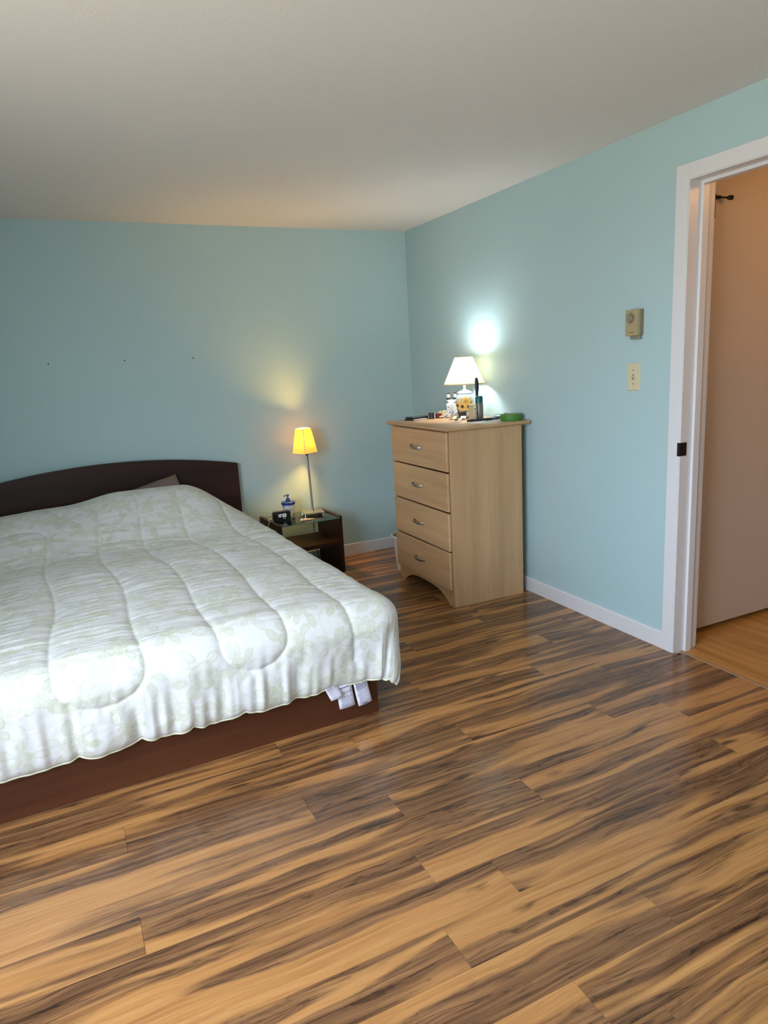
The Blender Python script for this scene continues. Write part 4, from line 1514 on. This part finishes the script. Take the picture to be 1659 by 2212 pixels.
# digital alarm clock
ck = thing('alarm_clock', 'black digital alarm clock showing 12:00 on the nightstand', 'clock', (-1.152, -0.232, ZG), (0, 0, R(-4)))
CWh, CHh, CDh = 0.0595, 0.062, 0.034
bm = bmesh.new()
poly = []
rc = 0.012
for cx_, cz_, a0 in ((CWh - rc, CHh - rc, 0), (-CWh + rc, CHh - rc, 90), (-CWh + rc, rc, 180), (CWh - rc, rc, 270)):
    for i in range(6):
        an = R(a0 + i * 18)
        poly.append((cx_ + rc * math.cos(an), cz_ + rc * math.sin(an)))
prism(bm, poly, 1, -CDh / 2, CDh / 2)
bmesh.ops.bevel(bm, geom=[e for e in bm.edges if abs(e.verts[0].co.y - e.verts[1].co.y) < 1e-5], offset=0.003, segments=2, affect='EDGES')
body = obj('clock_body', bm, 'black_plastic', ck, smooth=True)
bm = bmesh.new()
prism(bm, [(x * 0.93, CHh / 2 + (z - CHh / 2) * 0.88) for x, z in poly], 1, -CDh / 2 - 0.0006, -CDh / 2)
obj('display', bm, 'black_gloss', ck)
SEG = {'1': 'bc', '2': 'abged', '0': 'abcdef', '6': 'acdefg'}


def digits(bm, s, x, z, h_, w_, t_, y):
    for ch in s:
        if ch == ':':
            for q in (0.3, 0.7):
                box(bm, x, x + t_, y - 0.0003, y, z + h_ * q - t_ / 2, z + h_ * q + t_ / 2)
            x += t_ * 2.2
            continue
        for sg in SEG[ch]:
            g = t_ * 0.35
            r_ = {'a': (g, w_ - g, h_ - t_, h_), 'd': (g, w_ - g, 0, t_), 'g': (g, w_ - g, h_ / 2 - t_ / 2, h_ / 2 + t_ / 2), 'f': (0, t_, h_ / 2 + g, h_ - g), 'b': (w_ - t_, w_, h_ / 2 + g, h_ - g), 'e': (0, t_, g, h_ / 2 - g), 'c': (w_ - t_, w_, g, h_ / 2 - g)}[sg]
            box(bm, x + r_[0], x + r_[1], y - 0.0003, y, z + r_[2], z + r_[3])
        x += w_ + t_ * 1.3


bm = bmesh.new()
digits(bm, '12:00', -0.030, 0.0255, 0.021, 0.0105, 0.0028, -CDh / 2 - 0.0006)
tag(obj('time_digits', bm, 'clock_digit', ck), kind='stuff')
bm = bmesh.new()
digits(bm, '66', 0.009, 0.0125, 0.0095, 0.0068, 0.0015, -CDh / 2 - 0.0006)
box(bm, -0.036, -0.030, -CDh / 2 - 0.0009, -CDh / 2 - 0.0006, 0.045, 0.0462)
box(bm, -0.034, -0.0325, -CDh / 2 - 0.0009, -CDh / 2 - 0.0006, 0.0105, 0.0125)
box(bm, 0.034, 0.037, -CDh / 2 - 0.0009, -CDh / 2 - 0.0006, 0.031, 0.033)
tag(obj('small_digits', bm, 'clock_digit_dim', ck), kind='stuff')
obj('usb_cord', T([(-0.045, CDh / 2, 0.012), (-0.066, 0.030, 0.014), (-0.086, 0.020, 0.0125), (-0.092, 0.000, 0.0125), (-0.090, -0.03, 0.0125), (-0.097, -0.06, 0.011), (-0.110, -0.07, -0.02)], 0.0017, n=6), 'cream_tube', ck, smooth=True)

# ointment tube
ot = thing('ointment_tube', 'small white ointment tube lying at the glass front edge', 'tube', (-1.012, -0.345, ZG), (0, 0, R(6)))
bm = bmesh.new()
n = 16
rings = []
for i in range(7):
    f = i / 6
    rx = 0.0085
    rz = 0.0085 * (1 - f) + 0.0006
    yx = 0.0085 + 0.0015 * f
    rings.append([bm.verts.new((-0.026 + 0.078 * f, yx * math.cos(2 * math.pi * k / n), max(rz * math.sin(2 * math.pi * k / n) + 0.0085 - 0.006 * f, 0.0004))) for k in range(n)])
for p, q in zip(rings, rings[1:]):
    for k in range(n):
        bm.faces.new((p[k], p[(k + 1) % n], q[(k + 1) % n], q[k]))
bm.faces.new(rings[0][::-1])
bm.faces.new(rings[-1])
obj('tube_body', bm, 'cream_tube', ot, smooth=True)
obj('cap', T([(-0.046, 0, 0.0085), (-0.044, 0, 0.0085), (-0.030, 0, 0.0085)], [0.0065, 0.0078, 0.0082], n=14), 'white_plastic', ot, smooth=True)
obj('neck_band', T([(-0.030, 0, 0.0085), (-0.026, 0, 0.0085)], 0.0060, n=14), 'grey_blue', ot)
